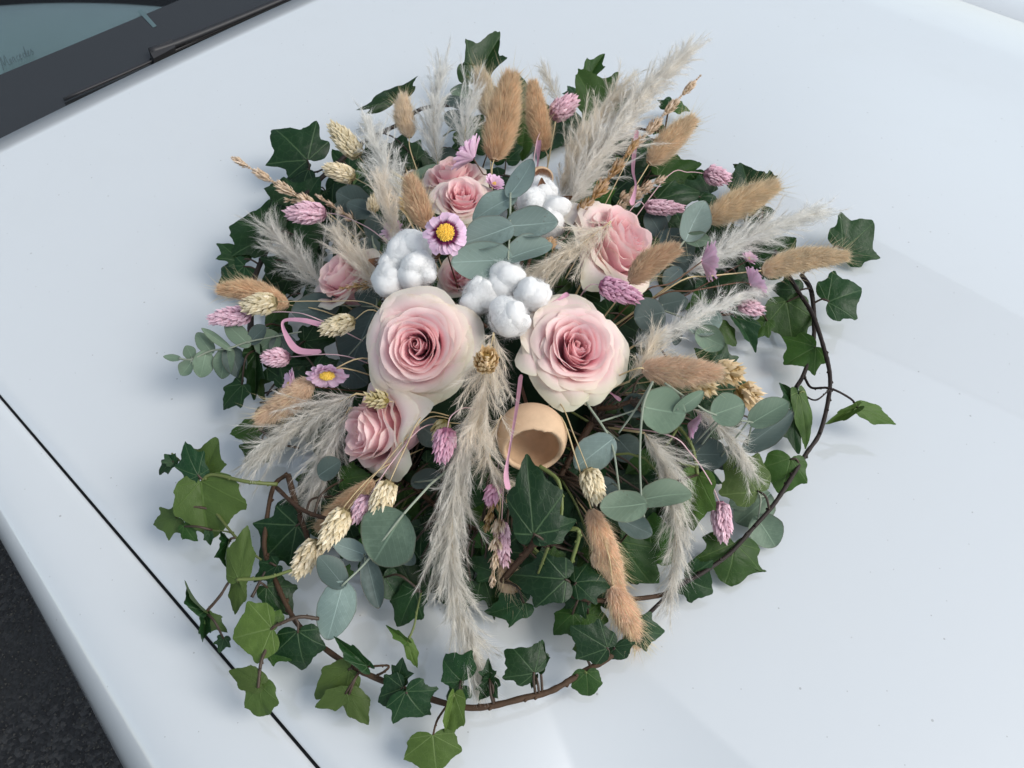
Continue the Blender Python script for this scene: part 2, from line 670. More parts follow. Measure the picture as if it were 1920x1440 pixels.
M['straw'] = mat_simple("straw_stem", (0.55, 0.43, 0.24), 0.5, 0.3, 0.2, None)
M['pinkstem'] = mat_simple("pink_stem", (0.66, 0.44, 0.46), 0.5, 0.3, 0.2, None)
M['browntwig'] = mat_simple("brown_twiglet", (0.12, 0.06, 0.035), 0.6, 0.3, 0.2, None)
M['phal_c'] = mat_fibre("canary_grass_cream", (0.90, 0.78, 0.54), 0.15, 0.3)
M['phal_w'] = mat_fibre("canary_grass_wheat", (0.86, 0.67, 0.40), 0.15, 0.3)
M['phal_o'] = mat_fibre("canary_grass_olive", (0.50, 0.42, 0.22), 0.15, 0.2)
M['phal_p'] = mat_fibre("canary_grass_pink", (0.93, 0.63, 0.72), 0.12, 0.3)
M['phal_v'] = mat_fibre("canary_grass_mauve", (0.78, 0.42, 0.55), 0.12, 0.25)
M['spike_p'] = mat_fibre("grass_spike_pale", (0.78, 0.60, 0.44), 0.15, 0.3)
M['spike_b'] = mat_fibre("grass_spike_brown", (0.55, 0.36, 0.19), 0.15, 0.3)
M['pam_w'] = mat_fibre("pampas_white", (0.96, 0.945, 0.905), 0.04, 0.55)
M['pam_g'] = mat_fibre("pampas_grey", (0.91, 0.875, 0.81), 0.05, 0.55)
M['pam_b'] = mat_fibre("pampas_beige", (0.95, 0.88, 0.77), 0.05, 0.55)
M['cotton'] = mat_simple("cotton", (0.95, 0.945, 0.93), 1.0, 0.05, 0.02, None, (160, 0.25, 0.002), 0.3)
M['cotton_f'] = mat_fibre("cotton_fuzz", (0.97, 0.97, 0.965), 0.0, 0.6)
M['husk'] = mat_simple("cotton_husk", (0.17, 0.085, 0.045), 0.7, 0.2, 0.2)
M['daisy'] = mat_daisy()
M['disc'] = mat_simple("daisy_disc", (0.95, 0.70, 0.14), 0.8, 0.1, 0.05, None)
M['wood'] = mat_simple("pale_wood", (0.75, 0.53, 0.335), 0.7, 0.2, 0.05, (90, 0.38), (260, 0.35, 0.001))
M['raffia'] = mat_simple("pink_raffia", (0.80, 0.42, 0.55), 0.55, 0.3, 0.1, (150, 0.25), None, 0.25)
M['foam'] = mat_simple("floral_foam", (0.012, 0.028, 0.014), 0.9, 0.1, 0, (100, 0.4))

# ------------------------------------------------------------------ road
Vg = np.array([[-60, -60, 0], [60, -60, 0], [60, 60, 0], [-60, 60, 0]], float)
road = obj("road", Vg, np.array([[0, 1, 2, 3]]), M['asphalt'], origin=(0, 0, 0), smooth=False, kind="structure")
# loose aggregate standing proud of the asphalt where the photo shows it
n = 9000
cx = rng.uniform(-1.5, -0.35, n)
cy = rng.uniform(-0.1, 1.05, n)
tet = np.array([[1, 0, -.7], [-.5, .87, -.7], [-.5, -.87, -.7], [0.2, .1, .6]])
r_ = rng.uniform(0.0012, 0.0038, n)
an = rng.uniform(0, 2 * pi, n)
rot = np.stack([np.stack([np.cos(an), -np.sin(an)], 1), np.stack([np.sin(an), np.cos(an)], 1)], 1)
sh = tet[None] * (1 + 0.35 * rng.normal(size=(n, 4, 3)))
xy = np.einsum('nij,nkj->nki', rot, sh[:, :, :2])
Vc = np.concatenate([xy, sh[:, :, 2:]], 2) * r_[:, None, None] + np.stack([cx, cy, np.full(n, 0.001)], 1)[:, None]
Fc = (np.arange(n)[:, None, None] * 4 + np.array([[0, 1, 3], [1, 2, 3], [2, 0, 3]])[None]).reshape(-1, 3)
obj("aggregate", Vc.reshape(-1, 3), Fc, M['chip'], road, origin=(-0.9, 0.45, 0), smooth=False, kind="stuff")

# ------------------------------------------------------------------ car
S0 = np.array([-0.472, 0.449])
AD = np.array([0.732, -0.681])     # along the car, towards its nose
BD = np.array([0.681, 0.732])      # across the bonnet, away from the near wing


def AB(a, b, z):
    q = S0 + AD * a + BD * b
    return np.array([q[0], q[1], ZH + z])


def sst(x):
    x = min(1.0, max(0.0, x))
    return x * x * (3 - 2 * x)


def hood_z(a, b):
    z = -0.045 * (b - 0.62) ** 2 - 0.010 * (a - 0.2) ** 2
    # crease that fades in towards the nose: the dip outside imitates a dark reflection
    bc = 0.205 + 0.014 * (0.6 - a)
    k = sst((a - 0.47) / 0.22)
    if k > 0 and b < bc:
        w = min(.12, max(.02, .07 + .45 * (a - .56)))
        dep = .21 * min(bc - b, w)
        if b < bc - w:
            dep *= max(0.0, 1 - (bc - w - b) / (bc - w - .012))
        z -= k * dep
    # middle facet tilted to imitate a darker reflected band, between two soft lines
    b1, b2 = 0.575 + 0.16 * (a - 0.45), 0.72
    if a > 0.1:
        k = sst((a - 0.1) / 0.35)
        d = 0.0
        if b > b1:
            d = 0.15 * (min(b, b2) - b1) * sst((b - b1) / .006)
        if b > b2:
            d *= 1 - sst((b - b2) / .45)
        z += k * d
    if b < 0.012:
        z -= 0.004 * ((0.012 - b) / 0.012) ** 2
    if b > 1.25:
        z -= 0.16 * (b - 1.25) ** 1.4
    return z


car = thing("car", AB(0.2, 0.4, -ZH), "glossy white car whose bonnet carries the flower arrangement", "car")
bs = np.unique(np.concatenate([[0, .001, .003, .006, .009, .012], np.linspace(.012, .24, 90), np.linspace(.24, .5, 14), np.linspace(.5, .75, 110), np.linspace(.75, 1.24, 20), np.linspace(1.24, 1.40, 16)]))
as_ = np.unique(np.concatenate([np.linspace(-0.402, .5, 30), np.linspace(.5, .85, 80), np.linspace(.85, 1.15, 10)]))
V = []
for b in bs:
    for a in as_:
        V.append(AB(a, b, hood_z(a, b)))
V = np.array(V)
F = grid_faces(len(as_), len(bs))[:, ::-1]
# turned-down lips along the seam and the rear edge
lip = []
lipF = []
k0 = len(V)
for i, a in enumerate(as_):
    lip.append(AB(a, 0.0015, hood_z(a, 0) - 0.014))
lipF = [(i, i + 1, k0 + i + 1, k0 + i) for i in range(len(as_) - 1)]
k1 = k0 + len(lip)
for j, b in enumerate(bs):
    lip.append(AB(as_[0] + 0.001, b, hood_z(as_[0], b) - 0.012))
na = len(as_)
lipF += [(j * na, k1 + j, k1 + j + 1, (j + 1) * na) for j in range(len(bs) - 1)]
V = np.concatenate([V, np.array(lip)])
F = np.concatenate([F, np.array(lipF)])
obj("bonnet", V, F, M['paint'], car, origin=AB(0.2, 0.4, 0), label="white bonnet with a soft crease")

# near front wing: from the seam outwards and down
prof = [(-.0026, -.034), (-.0022, -.026), (-.0024, -.0215), (-.005, -.0195), (-.012, -.0188), (-.03, -.0190), (-.045, -.0215), (-.056, -.0265), (-.064, -.036), (-.070, -.052),
        (-.0735, -.075), (-.0755, -.11), (-.077, -.16), (-.079, -.24), (-.082, -.34), (-.086, -.5), (-.09, -.75)]
aw = np.linspace(-0.9, 1.15, 60)
V = []
for a in aw:
    for i, (b, z) in enumerate(prof):
        fl = 0.0 if i < 5 else (0.10 * max(-.15, a - 0.05)) * min(1, (i - 4) / 6)
        V.append(AB(a, b - fl, z))
obj("front_wing", np.array(V), grid_faces(len(prof), len(aw)), M['paint'], car, origin=AB(0.2, 0, 0))
# far wing
prof2 = [(1.405, -.062), (1.43, -.050), (1.50, -.052), (1.60, -.062), (1.72, -.085), (1.80, -.13), (1.84, -.3), (1.85, -.6)]
V = [AB(a, b, z) for a in aw for (b, z) in prof2]
obj("front_wing", np.array(V), grid_faces(len(prof2), len(aw))[:, ::-1], M['paint'], car, origin=AB(0.2, 1.4, 0))
# dark channel under the seam
V = [AB(a, b, z) for a in aw for (b, z) in ((0.004, -.030), (-.010, -.030))]
obj("seam_seal", np.array(V), grid_faces(2, len(aw))[:, ::-1], M['rubber'], car, origin=AB(0.2, 0, -.03))

# windscreen behind the rear edge of the bonnet
WS = radians(27)
W0 = AB(-0.425, 0.3, -0.030)
wdir = nrm(np.array([-AD[0] * cos(WS), -AD[1] * cos(WS), sin(WS)]))
acr = nrm(np.array([BD[0], BD[1], 0]))
wn_ = nrm(np.cross(acr, wdir))
if wn_[2] < 0:
    wn_ = -wn_


def WP(s, b, h=0.0):
    return AB(-0.425, b, -0.030) + wdir * s + wn_ * h


def ws_coord(px, py):
    p = P_plane(px, py, W0, wn_) - AB(-0.425, 0, -0.030)
    return np.dot(p, wdir), np.dot(p, acr)


s_a, b_a = ws_coord(0, 145)
s_b, b_b = ws_coord(330, 0)
sf = (s_a + s_b) / 2


def slab(pts, th, n):
    pts = [np.asarray(p) for p in pts]
    V = np.array(pts + [p - n * th for p in pts])
    m = len(pts)
    F3 = [np.array([list(range(m))])] if m in (3, 4) else []
    F3.append(np.array([list(range(2 * m - 1, m - 1, -1))]))
    side = np.array([(i, i + m, (i + 1) % m + m, (i + 1) % m) for i in range(m)])
    return V, [F3[0], F3[1], side]


V, F = slab([WP(-0.01, -.9), WP(-0.01, 1.9), WP(1.1, 1.9), WP(1.1, -.9)], 0.004, wn_)
wsn = obj("windscreen", V, F, M['glass'], car, origin=WP(0, .4), smooth=False)
V, F = slab([WP(-0.008, -.89, 0.0008), WP(-0.008, 1.89, 0.0008), WP(sf, 1.89, 0.0008), WP(sf, -.89, 0.0008)], 0.0006, wn_)
obj("black_border", V, F, M['frit'], wsn, origin=WP(0, .4), smooth=False)
V, F = slab([WP(-.02, -1.2, -.05), WP(-.02, 2.2, -.05), WP(1.6, 2.2, -.16), WP(1.6, -1.2, -.16)], 0.004, wn_)
obj("dashboard", V, F, M['dash'], car, origin=WP(.3, .4, -.1), smooth=False)
# pale notch in the border
s1, b1 = ws_coord(268, 28)
s2, b2 = ws_coord(292, 51)
V, F = slab([WP(s1 + .008, b1 - .003, .0016), WP(s2, b2 - .004, .0016), WP(s2, b2 + .002, .0016), WP(s1 + .008, b1 + .004, .0016)], 0.0005, wn_)
obj("border_notch", V, F, M['notch'], wsn, origin=WP(s1, b1), smooth=False)
# cursive word etched in the lower corner of the glass
strokes = [[(0, -.4), (.15, -.3), (.35, .6), (.7, 2.2), (.85, .2), (1.6, 2.2), (1.65, .15), (2.0, .05), (2.35, .45), (2.5, .85), (2.3, 1.0), (2.15, .5), (2.35, .05), (2.75, .3),
            (2.95, 1.1), (3.25, .95), (3.2, .15), (3.5, .1)], [(4.15, .85), (3.95, 1.0), (3.7, .6), (3.85, .08), (4.3, .3), (4.6, .6), (4.75, .9), (4.55, 1.0), (4.4, .5), (4.6, .05), (5.0, .3)],
           [(5.65, .85), (5.4, 1.0), (5.15, .5), (5.3, .05), (5.65, .5), (6.1, 2.2), (5.85, .4), (6.0, .05), (6.35, .4), (6.6, .85), (6.4, 1.0), (6.25, .5), (6.45, .05), (6.85, .35), (7.25, 1.15),
            (7.2, .7), (7.45, .35), (7.2, .0), (6.95, .15)]]
l0, c0 = ws_coord(4, 129)
l1, c1 = ws_coord(66, 101)
wd = (c1 - c0) / 7.6
ld = (l1 - l0) / 7.6
parts = []
for st in strokes:
    pts = [WP(l0 + ld * x + y * abs(wd) * 1.15, c0 + wd * (x + .25 * y), .0012) for x, y in st]
    parts.append(tube(pts, .00055, sides=4, n=len(pts) * 4))
V, F = join(parts)
obj("lettering", V, F, M['ink'], wsn, origin=WP(l0, c0), smooth=False, label="thin cursive word in the corner of the glass")
# scuttle under the glass edge and the parked wiper
V = []
for b in np.linspace(-.4, 1.7, 8):
    V += [AB(-.400, b, -.016), AB(-.408, b, -.030), AB(-.43, b, -.034)]
obj("scuttle", np.array(V), grid_faces(3, 8), M['rubber'], car, origin=AB(-.41, .4, -.02))
pts = [P_plane(x, y, W0 + wn_ * .012, wn_) for x, y in ((282, 98), (330, 82), (420, 46), (520, 4), (620, -40))]
V1 = tube(pts, .006, .004, 6, 20)
wip = obj("wiper_arm", V1[0], V1[1], M['rubber'], car, origin=pts[0])
bx = [P_plane(x, y, W0 + wn_ * .016, wn_) for x, y in ((280, 94), (322, 73), (329, 88), (288, 110))]
V, F = slab(bx, .012, wn_)
obj("wiper_cap", V, F, M['rubber'], wip, origin=bx[0], smooth=False)
pts = [P_plane(x, y, W0 + wn_ * .006, wn_) for x, y in ((120, 186), (250, 130), (400, 62), (560, -10))]
V, F = tube(pts, .0022, .0022, 5, 16)
obj("wiper_blade", V, F, M['rubber'], wip, origin=pts[0])

# ------------------------------------------------------------------ plant builders
CORE = P(950, 640, 0.06)


def Q(t):
    return P(t[0], t[1], t[2] / 100.0)


def stem_path(head_base, stem, back=None):
    """visible stem points (px, py, cm), then down into the middle of the arrangement"""
    pts = [head_base] + [Q(s) for s in (stem or [])]
    last = pts[-1]
    end = CORE + nrm(last - CORE) * min(0.05, np.linalg.norm(last - CORE) * 0.4)
    end = end.copy()
    end[2] = ZH + 0.02
    m = last * .45 + end * .55
    m[2] = ZH + max(.02, .45 * (last[2] - ZH))
    pts.append(m)
    pts.append(end)
    return pts


def bunny_tail(bx, by, tx, ty, w, z, mat, label, stem=None, off=0.0, awn=1.0):
    b, e = seg(bx, by, z / 100, tx, ty, off)
    L = np.linalg.norm(e - b)
    R = 0.45 * w * tpx(bx, by, z / 100)
    x, y, a = frame(e - b)
    t = thing("bunny_tail", b, label, "dried grass", "dried bunny tail grasses in the arrangement")
    bendv = rng.normal() * 0.035 * x + rng.normal() * 0.035 * y

    def prof(s):
        return R * 0.88 * np.clip(np.sin(np.pi * np.clip(s * 0.93 + 0.05, 0, 1)) ** 0.62, 0, 1) * (1.08 - 0.28 * s)

    def pt(s, ph, k=1.0):
        c = b + np.outer(s, a) * L + np.outer(np.sin(pi * s), bendv) * L
        return c + (prof(s) * k)[:, None] * (np.outer(np.cos(ph), x) + np.outer(np.sin(ph), y))
    V = []
    ns, nr = 14, 12
    for s in np.linspace(0, 1, ns):
        ph = np.linspace(0, 2 * pi, nr, endpoint=False)
        V.append(pt(np.full(nr, s), ph, 0.92))
    obj("seed_head", np.concatenate(V), grid_faces(nr, ns, True), M[mat], t, origin=b)
    n = int(2600 + 7000 * min(1, w / 60) * min(1.3, L / 0.06))
    s = rng.uniform(0, 1, n) ** 0.9
    ph = rng.uniform(0, 2 * pi, n)
    p = pt(s, ph, 0.85)
    rad = np.outer(np.cos(ph), x) + np.outer(np.sin(ph), y)
    d = a[None] * (0.85 + 0.5 * s[:, None]) + rad * (0.75 - 0.2 * s[:, None]) + rng.normal(size=(n, 3)) * 0.13
    V, F = fibres(p, d, R * rng.uniform(0.35, 0.95, n), rng.uniform(.00014, .00030, n))
    obj("down", V, F, M[mat], t, origin=b, smooth=False, kind="stuff")
    n = int(260 * awn)
    if n:
        s = rng.uniform(0.05, 1, n)
        ph = rng.uniform(0, 2 * pi, n)
        rad = np.outer(np.cos(ph), x) + np.outer(np.sin(ph), y)
        d = a[None] * 1.1 + rad * 0.75 + rng.normal(size=(n, 3)) * 0.16
        V, F = fibres(pt(s, ph, 0.9), d, R * rng.uniform(1.0, 2.5, n), .00014)
        obj("awns", V, F, M['awn'], t, origin=b, smooth=False, kind="stuff")
    V, F = tube(stem_path(b + a * 0.004, stem), .00055, .0007, 5)
    obj("stem", V, F, M['straw'], t, origin=b)
    return t


def canary(bx, by, tx, ty, w, z, mat, label, stem=None, off=0.0, smat='straw', loose=0.0, name="canary_seed_head", bract=1.0):
    b, e = seg(bx, by, z / 100, tx, ty, off)
    L = np.linalg.norm(e - b)
    R = 0.5 * w * tpx(bx, by, z / 100)
    x, y, a = frame(e - b)
    t = thing(name, b, label, "dried grass", "dyed and natural canary grass heads")
    bl = 0.0070 * bract * (0.6 + 0.4 * min(1.4, R / 0.009))
    rows = max(9, int(L / (bl * 0.30)))
    pp, dd, oo = [], [], []
    for i in range(rows):
        s = (i + 0.5) / rows
        pr = R * 0.78 * (sin(pi * min(1, 0.12 + s * 0.86)) ** 0.6) * (1.05 - 0.25 * s)
        m = max(4, int(2 * pi * pr / (bl * 0.50)))
        for k in range(m):
            ph = 2 * pi * (k + 0.5 * (i % 2)) / m + rng.normal() * .12
            rad = cos(ph) * x + sin(ph) * y
            pp.append(b + a * (s * (L - bl * .8)) + rad * pr * 0.72)
            spread = 0.72 - 0.42 * s + loose + rng.normal() * 0.10
            dd.append(a + rad * spread + rng.normal(size=3) * .07)
            oo.append(rad)
    pp, dd, oo = map(np.array, (pp, dd, oo))
    nb = len(pp)
    V, F = scales(pp, dd, oo, bl * rng.uniform(.85, 1.2, nb), bl * rng.uniform(.24, .32, nb), 0.9)
    V2 = []
    for s in np.linspace(0, 1, 8):
        pr = R * 0.60 * (sin(pi * min(1, 0.12 + s * 0.87)) ** 0.6)
        for k in range(8):
            ph = 2 * pi * k / 8
            V2.append(b + a * s * (L - bl * .5) + pr * (cos(ph) * x + sin(ph) * y))
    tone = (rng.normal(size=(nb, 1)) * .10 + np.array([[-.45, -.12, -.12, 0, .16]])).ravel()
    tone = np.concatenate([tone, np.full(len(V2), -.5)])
    V, F = join([(V, F), (np.array(V2), grid_faces(8, 8, True))])
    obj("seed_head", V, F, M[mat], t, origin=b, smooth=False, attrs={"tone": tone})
    V, F = tube(stem_path(b + a * 0.002, stem), .00042, .0006, 5)
    obj("stem", V, F, M[smat], t, origin=b)
    return t


def grass_spike(bx, by, tx, ty, w, z, mat, label, stem=None, off=0.0, mid=None):
    b, e = seg(bx, by, z / 100, tx, ty, off)
    L = np.linalg.norm(e - b)
    R = 0.62 * w * tpx(bx, by, z / 100)
    t = thing("grass_spike", b, label, "dried grass", "dried brown grass spikes")
    pts = [b, (b + e) / 2 + (0 if mid is None else np.array(mid)), e]
    ax = spline(pts, 40)
    tg = nrms(np.gradient(ax, axis=0))
    x, y, a = frame(e - b)
    n = int(L / 0.0011)
    pp, dd, oo, ll = [], [], [], []
    for i in range(n):
        s = i / n
        k = min(39, int(s * 39))
        br = (0.75 + 0.45 * sin(s * 23 + z)) * (1.0 - 0.55 * s)
        for q in range(5):
            ph = i * 2.4 + q * 1.257 + rng.normal() * .3
            rad = cos(ph) * x + sin(ph) * y
            pp.append(ax[k] + rad * R * 0.35 * br * rng.uniform(.3, 1))
            dd.append(tg[k] + rad * (0.50 - .2 * s) + rng.normal(size=3) * .1)
            oo.append(rad)
            ll.append(R * br * rng.uniform(.75, 1.25))
    pp, dd, oo, ll = map(np.array, (pp, dd, oo, ll))
    ll = np.clip(ll, 0.0025, 0.0085)
    V, F = scales(pp, dd, oo, ll, ll * .16, 0.7)
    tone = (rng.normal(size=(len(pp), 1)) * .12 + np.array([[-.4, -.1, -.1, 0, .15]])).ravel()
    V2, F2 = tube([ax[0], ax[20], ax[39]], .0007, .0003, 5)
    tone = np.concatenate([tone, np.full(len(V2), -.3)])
    V, F = join([(V, F), (V2, F2)])
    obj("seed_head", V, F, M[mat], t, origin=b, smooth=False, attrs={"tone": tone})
    V, F = tube(stem_path(b, stem), .0005, .0007, 5)
    obj("stem", V, F, M['straw' if mat == 'spike_p' else 'browntwig'], t, origin=b)
    return t


def pampas(path, w, mat, label, dens=1.0, taper=1.0, spread=1.0, fl=1.0):
    """path: (px, py, cm) from base to tip; w: photo-pixel width"""
    pts = [Q(p) for p in path]
    ax = spline(pts, 60)
    tg = nrms(np.gradient(ax, axis=0))
    lens = np.linalg.norm(np.diff(ax, axis=0), axis=1).sum()
    R = 0.62 * w * tpx(path[0][0], path[0][1], path[0][2] / 100)
    t = thing("pampas_plume", pts[0], label, "pampas grass", "feathery pampas plumes")
    nb = int(max(48, lens / 0.0013) * dens)
    P0, D0, L0, B0 = [], [], [], []
    for i in range(nb):
        s = (i + rng.uniform(0, 1)) / nb * 0.97
        k = min(59, int(s * 59))
        x, y, a = frame(tg[k])
        ph = i * 2.4 + rng.normal() * .4
        rad = cos(ph) * x + sin(ph) * y
        env = (0.55 + 0.45 * min(1, s / 0.15)) * (1 - (s ** 2.2) * 0.72 * taper)
        ang = 0.55 * spread * (1 - 0.40 * s) + rng.normal() * .12
        d = a * cos(ang) + rad * sin(ang)
        bl = R * env / max(0.25, sin(abs(ang) + .15)) * rng.uniform(.6, 1.1)
        bl = min(bl, 0.055)
        m = max(18, int(bl / 0.00032))
        q = np.sort(rng.uniform(0.02, 1, m))
        bent = -UPW * 0.12 - rad * .2 + a * .15 + rng.normal(size=3) * .36
        base = ax[k] + np.outer(q * bl, d) + np.outer(q ** 2 * bl * .5, bent)
        fd = d + bent * q[:, None] + rng.normal(size=(m, 3)) * .33 + a * 0.22
        P0.append(base)
        D0.append(fd)
        L0.append(rng.uniform(.006, .015, m) * fl * (1 - 0.35 * q))
        B0.append(np.broadcast_to(bent, (m, 3)))
    P0, D0, L0, B0 = np.concatenate(P0), np.concatenate(D0), np.concatenate(L0), np.concatenate(B0)
    V, F = fibres(P0, D0, L0, rng.uniform(.00008, .00016, len(P0)), B0 * .8, 0.32)
    obj("plume", V, F, M[mat], t, origin=pts[0], smooth=False, kind="stuff")
    sp = [ax[0], ax[20], ax[40], ax[57]]
    V, F = tube(sp, .0006, .0002, 5, 30)
    obj("axis", V, F, M['straw'], t, origin=pts[0])
    V, F = tube(stem_path(pts[0], None), .0009, .0011, 5)
    obj("stem", V, F, M['straw'], t, origin=pts[0])
    return t


# half outline of an ivy leaf, stalk at the origin, middle lobe pointing to +y
IVY = np.array([(0, 0.0), (.07, -.09), (.20, -.165), (.36, -.16), (.49, -.08), (.57, .02), (.545, .10), (.485, .17), (.53, .27), (.62, .37), (.705, .475), (.735, .535), (.66, .545),
                (.54, .545), (.42, .56), (.335, .60), (.285, .69), (.215, .80), (.13, .90), (.05, .975), (0, 1.0)])
IVY_Y = np.array([(0, 0.0), (.08, -.06), (.19, -.10), (.32, -.10), (.43, -.04), (.50, .05), (.535, .13), (.55, .21), (.575, .30), (.60, .38), (.615, .45), (.605, .51), (.565, .55),
                  (.51, .58), (.45, .62), (.39, .67), (.325, .735), (.25, .81), (.16, .89), (.07, .96), (0, 1.0)])


def ivy_leaf(b, e, width, roll=0.0, fold=None, curl=None, young=False, under=False, lie=0.4):
    k = rng.uniform(.65, 1.0) if young else rng.uniform(-.1, .8)
    hv = IVY * (1 - k) + IVY_Y * k
    hr = hv * (1 + rng.normal(size=hv.shape) * .02)
    hl = hv * (1 + rng.normal(size=hv.shape) * .02)
    sk = rng.normal() * .10
    hr[0] = hl[0] = (0, 0)
    hr[-1] = hl[-1] = (0, 1)
    out = np.concatenate([hr, (hl * np.array([-1, 1]))[-2:0:-1]])
    mid = (9 * (out + np.roll(out, -1, 0)) - np.roll(out, 1, 0) - np.roll(out, -2, 0)) / 16
    mid += rng.normal(size=mid.shape) * .006
    o2 = np.empty((len(out) * 2, 2))
    o2[0::2] = out
    o2[1::2] = mid
    n = len(o2)
    c0 = np.array([0, .27])
    rings = [1.0, .80, .55, .28]
    pts = [c0 + (o2 - c0) * r for r in rings]
    U = np.concatenate(pts + [c0[None]])
    U[:, 0] += sk * U[:, 1] ** 2
    F = []
    for j in range(3):
        for i in range(n):
            F.append((j * n + i, j * n + (i + 1) % n, (j + 1) * n + (i + 1) % n, (j + 1) * n + i))
    Ft = [(3 * n + i, 3 * n + (i + 1) % n, 4 * n) for i in range(n)]
    d = e - b
    L = np.linalg.norm(d)
    yv = d / L
    N = nrm((1 - lie) * TOCAM + lie * UPW)
    xv = nrm(np.cross(yv, N))
    nv = np.cross(xv, yv)
    xv, nv = cos(roll) * xv + sin(roll) * nv, cos(roll) * nv - sin(roll) * xv
    fold = rng.uniform(-.02, .22) if fold is None else fold
    curl = rng.uniform(-.25, .22) if curl is None else curl
    ph = rng.uniform(0, 6, 4)
    X, Y = U[:, 0], U[:, 1]
    rr = np.hypot(X, Y - .27)
    Z = fold * np.abs(X) * .8 - curl * (Y - .2) ** 2 - rng.uniform(.05, .42) * rr ** 2
    Z += .035 * np.sin(7 * X + ph[0]) * rr + .03 * np.sin(6 * Y + ph[1]) * rr + .010 * np.sin(13 * X + 9 * Y + ph[2]) * rr
    Z += .02 * np.cos(np.arctan2(Y - .0, X + 1e-6) * 5 * 2) * rr
    X = X * (1 + np.where(X > 0, 1, -1) * rng.normal() * .10)
    sx = width / 1.46 / max(.35, cos(roll))
    sz = 0.5 * (sx + L)
    V = b + np.outer(X * sx, xv) + np.outer(Y * L, yv) + np.outer(Z * sz, nv)
    V[:, 2] = np.maximum(V[:, 2], ZH + 0.0012 + .0006 * rng.uniform(0, 1, len(V)))
    F = np.array(F)
    Ft = np.array(Ft)
    if under:
        F = F[:, ::-1]
        Ft = Ft[:, ::-1]
    return V, [Ft, F], U


def poly_nearest(paths, p):
    best = None
    for c in paths:
        k = np.argmin(np.linalg.norm(c - p, axis=1))
        d = np.linalg.norm(c[k] - p)
        if best is None or d < best[0]:
            best = (d, c[k])
    return best


def ivy(name, label, leaves, stems=(), smat='bark', r=.0022, pet='petiole', cat="ivy"):
    """leaves: (bx, by, tx, ty, width_px, z_cm, shade, flags); stems: lists of (px, py, cm[, r_mm])"""
    org = Q(stems[0][0]) if stems else P(leaves[0][0], leaves[0][1], leaves[0][5] / 100)
    t = thing(name, org, label, cat, "ivy trails of the arrangement")
    paths = []
    for s in stems:
        rr = s[0][3] / 1000 if len(s[0]) > 3 else r
        pts = [Q(q) for q in s]
        c = spline(pts, 8 * len(pts))
        paths.append(c)
        V, F = tube(pts, rr, rr * .75, 8, 8 * len(pts), 0.05)
        parts = [(V, F)]
        tg = nrms(np.gradient(c, axis=0))
        for i in range(3, len(c) - 2, 3):      # leaf scars and tiny rootlets
            if rng.uniform() < .55:
                dv = nrm(np.cross(tg[i], rng.normal(size=3)))
                parts.append(tube([c[i] + dv * rr * .5, c[i] + dv * rr * 1.25 + tg[i] * rr * .6], rr * .75, rr * .35, 5, 3))
        V, F = join(parts)
        obj("stem", V, F, M[smat], t, origin=pts[0])
    for lf in leaves:
        bx, by, tx, ty, w, z, sh = lf[:7]
        fl = lf[7] if len(lf) > 7 else ""
        b, e = seg(bx, by, z / 100, tx, ty, 0, 0.004)
        wid = 1.14 * w * tpx(bx, by, z / 100)
        e = b + (e - b) * 1.06
        roll = rng.normal() * .22
        kw = {}
        if "f" in fl:
            kw = dict(fold=rng.uniform(.5, .9))
        if "F" in fl:
            kw = dict(fold=rng.uniform(1.1, 1.6), curl=.5)
        if "c" in fl:
            kw["curl"] = rng.uniform(.4, .7)
        if "0" in fl:
            kw["fold"] = .05
            kw["curl"] = .06
            roll *= .3
        V, F, U = ivy_leaf(b, e, wid, roll, young=("y" in fl or (sh == 'l' and rng.uniform() < .55)), under="u" in fl, **kw)
        o = obj("leaf", V, F, M['ivy_' + sh], t, origin=b, uv=U)
        near = poly_nearest(paths, b) if paths else None
        if near is not None and near[0] <= 0.004:
            continue
        if near is not None and near[0] < 0.12:
            q = near[1]
            m = (b + q) / 2 + np.array([0, 0, min(.012, .25 * near[0])]) + rng.normal(size=3) * .08 * near[0]
            pts = [b + nrm(e - b) * .001, m, q]
        else:
            back = nrm(b - e) * .02 + np.array([0, 0, -.012])
            q = b + back
            q[2] = max(q[2], ZH + .003)
            pts = [b + nrm(e - b) * .001, b + back * .5 + np.array([0, 0, .003]), q]
        V, F = tube(pts, .0008, .0011, 5, 9)
        obj("petiole", V, F, M['petiole_g' if sh != 'd' and rng.uniform() < .45 else pet], o, origin=b)
    return t


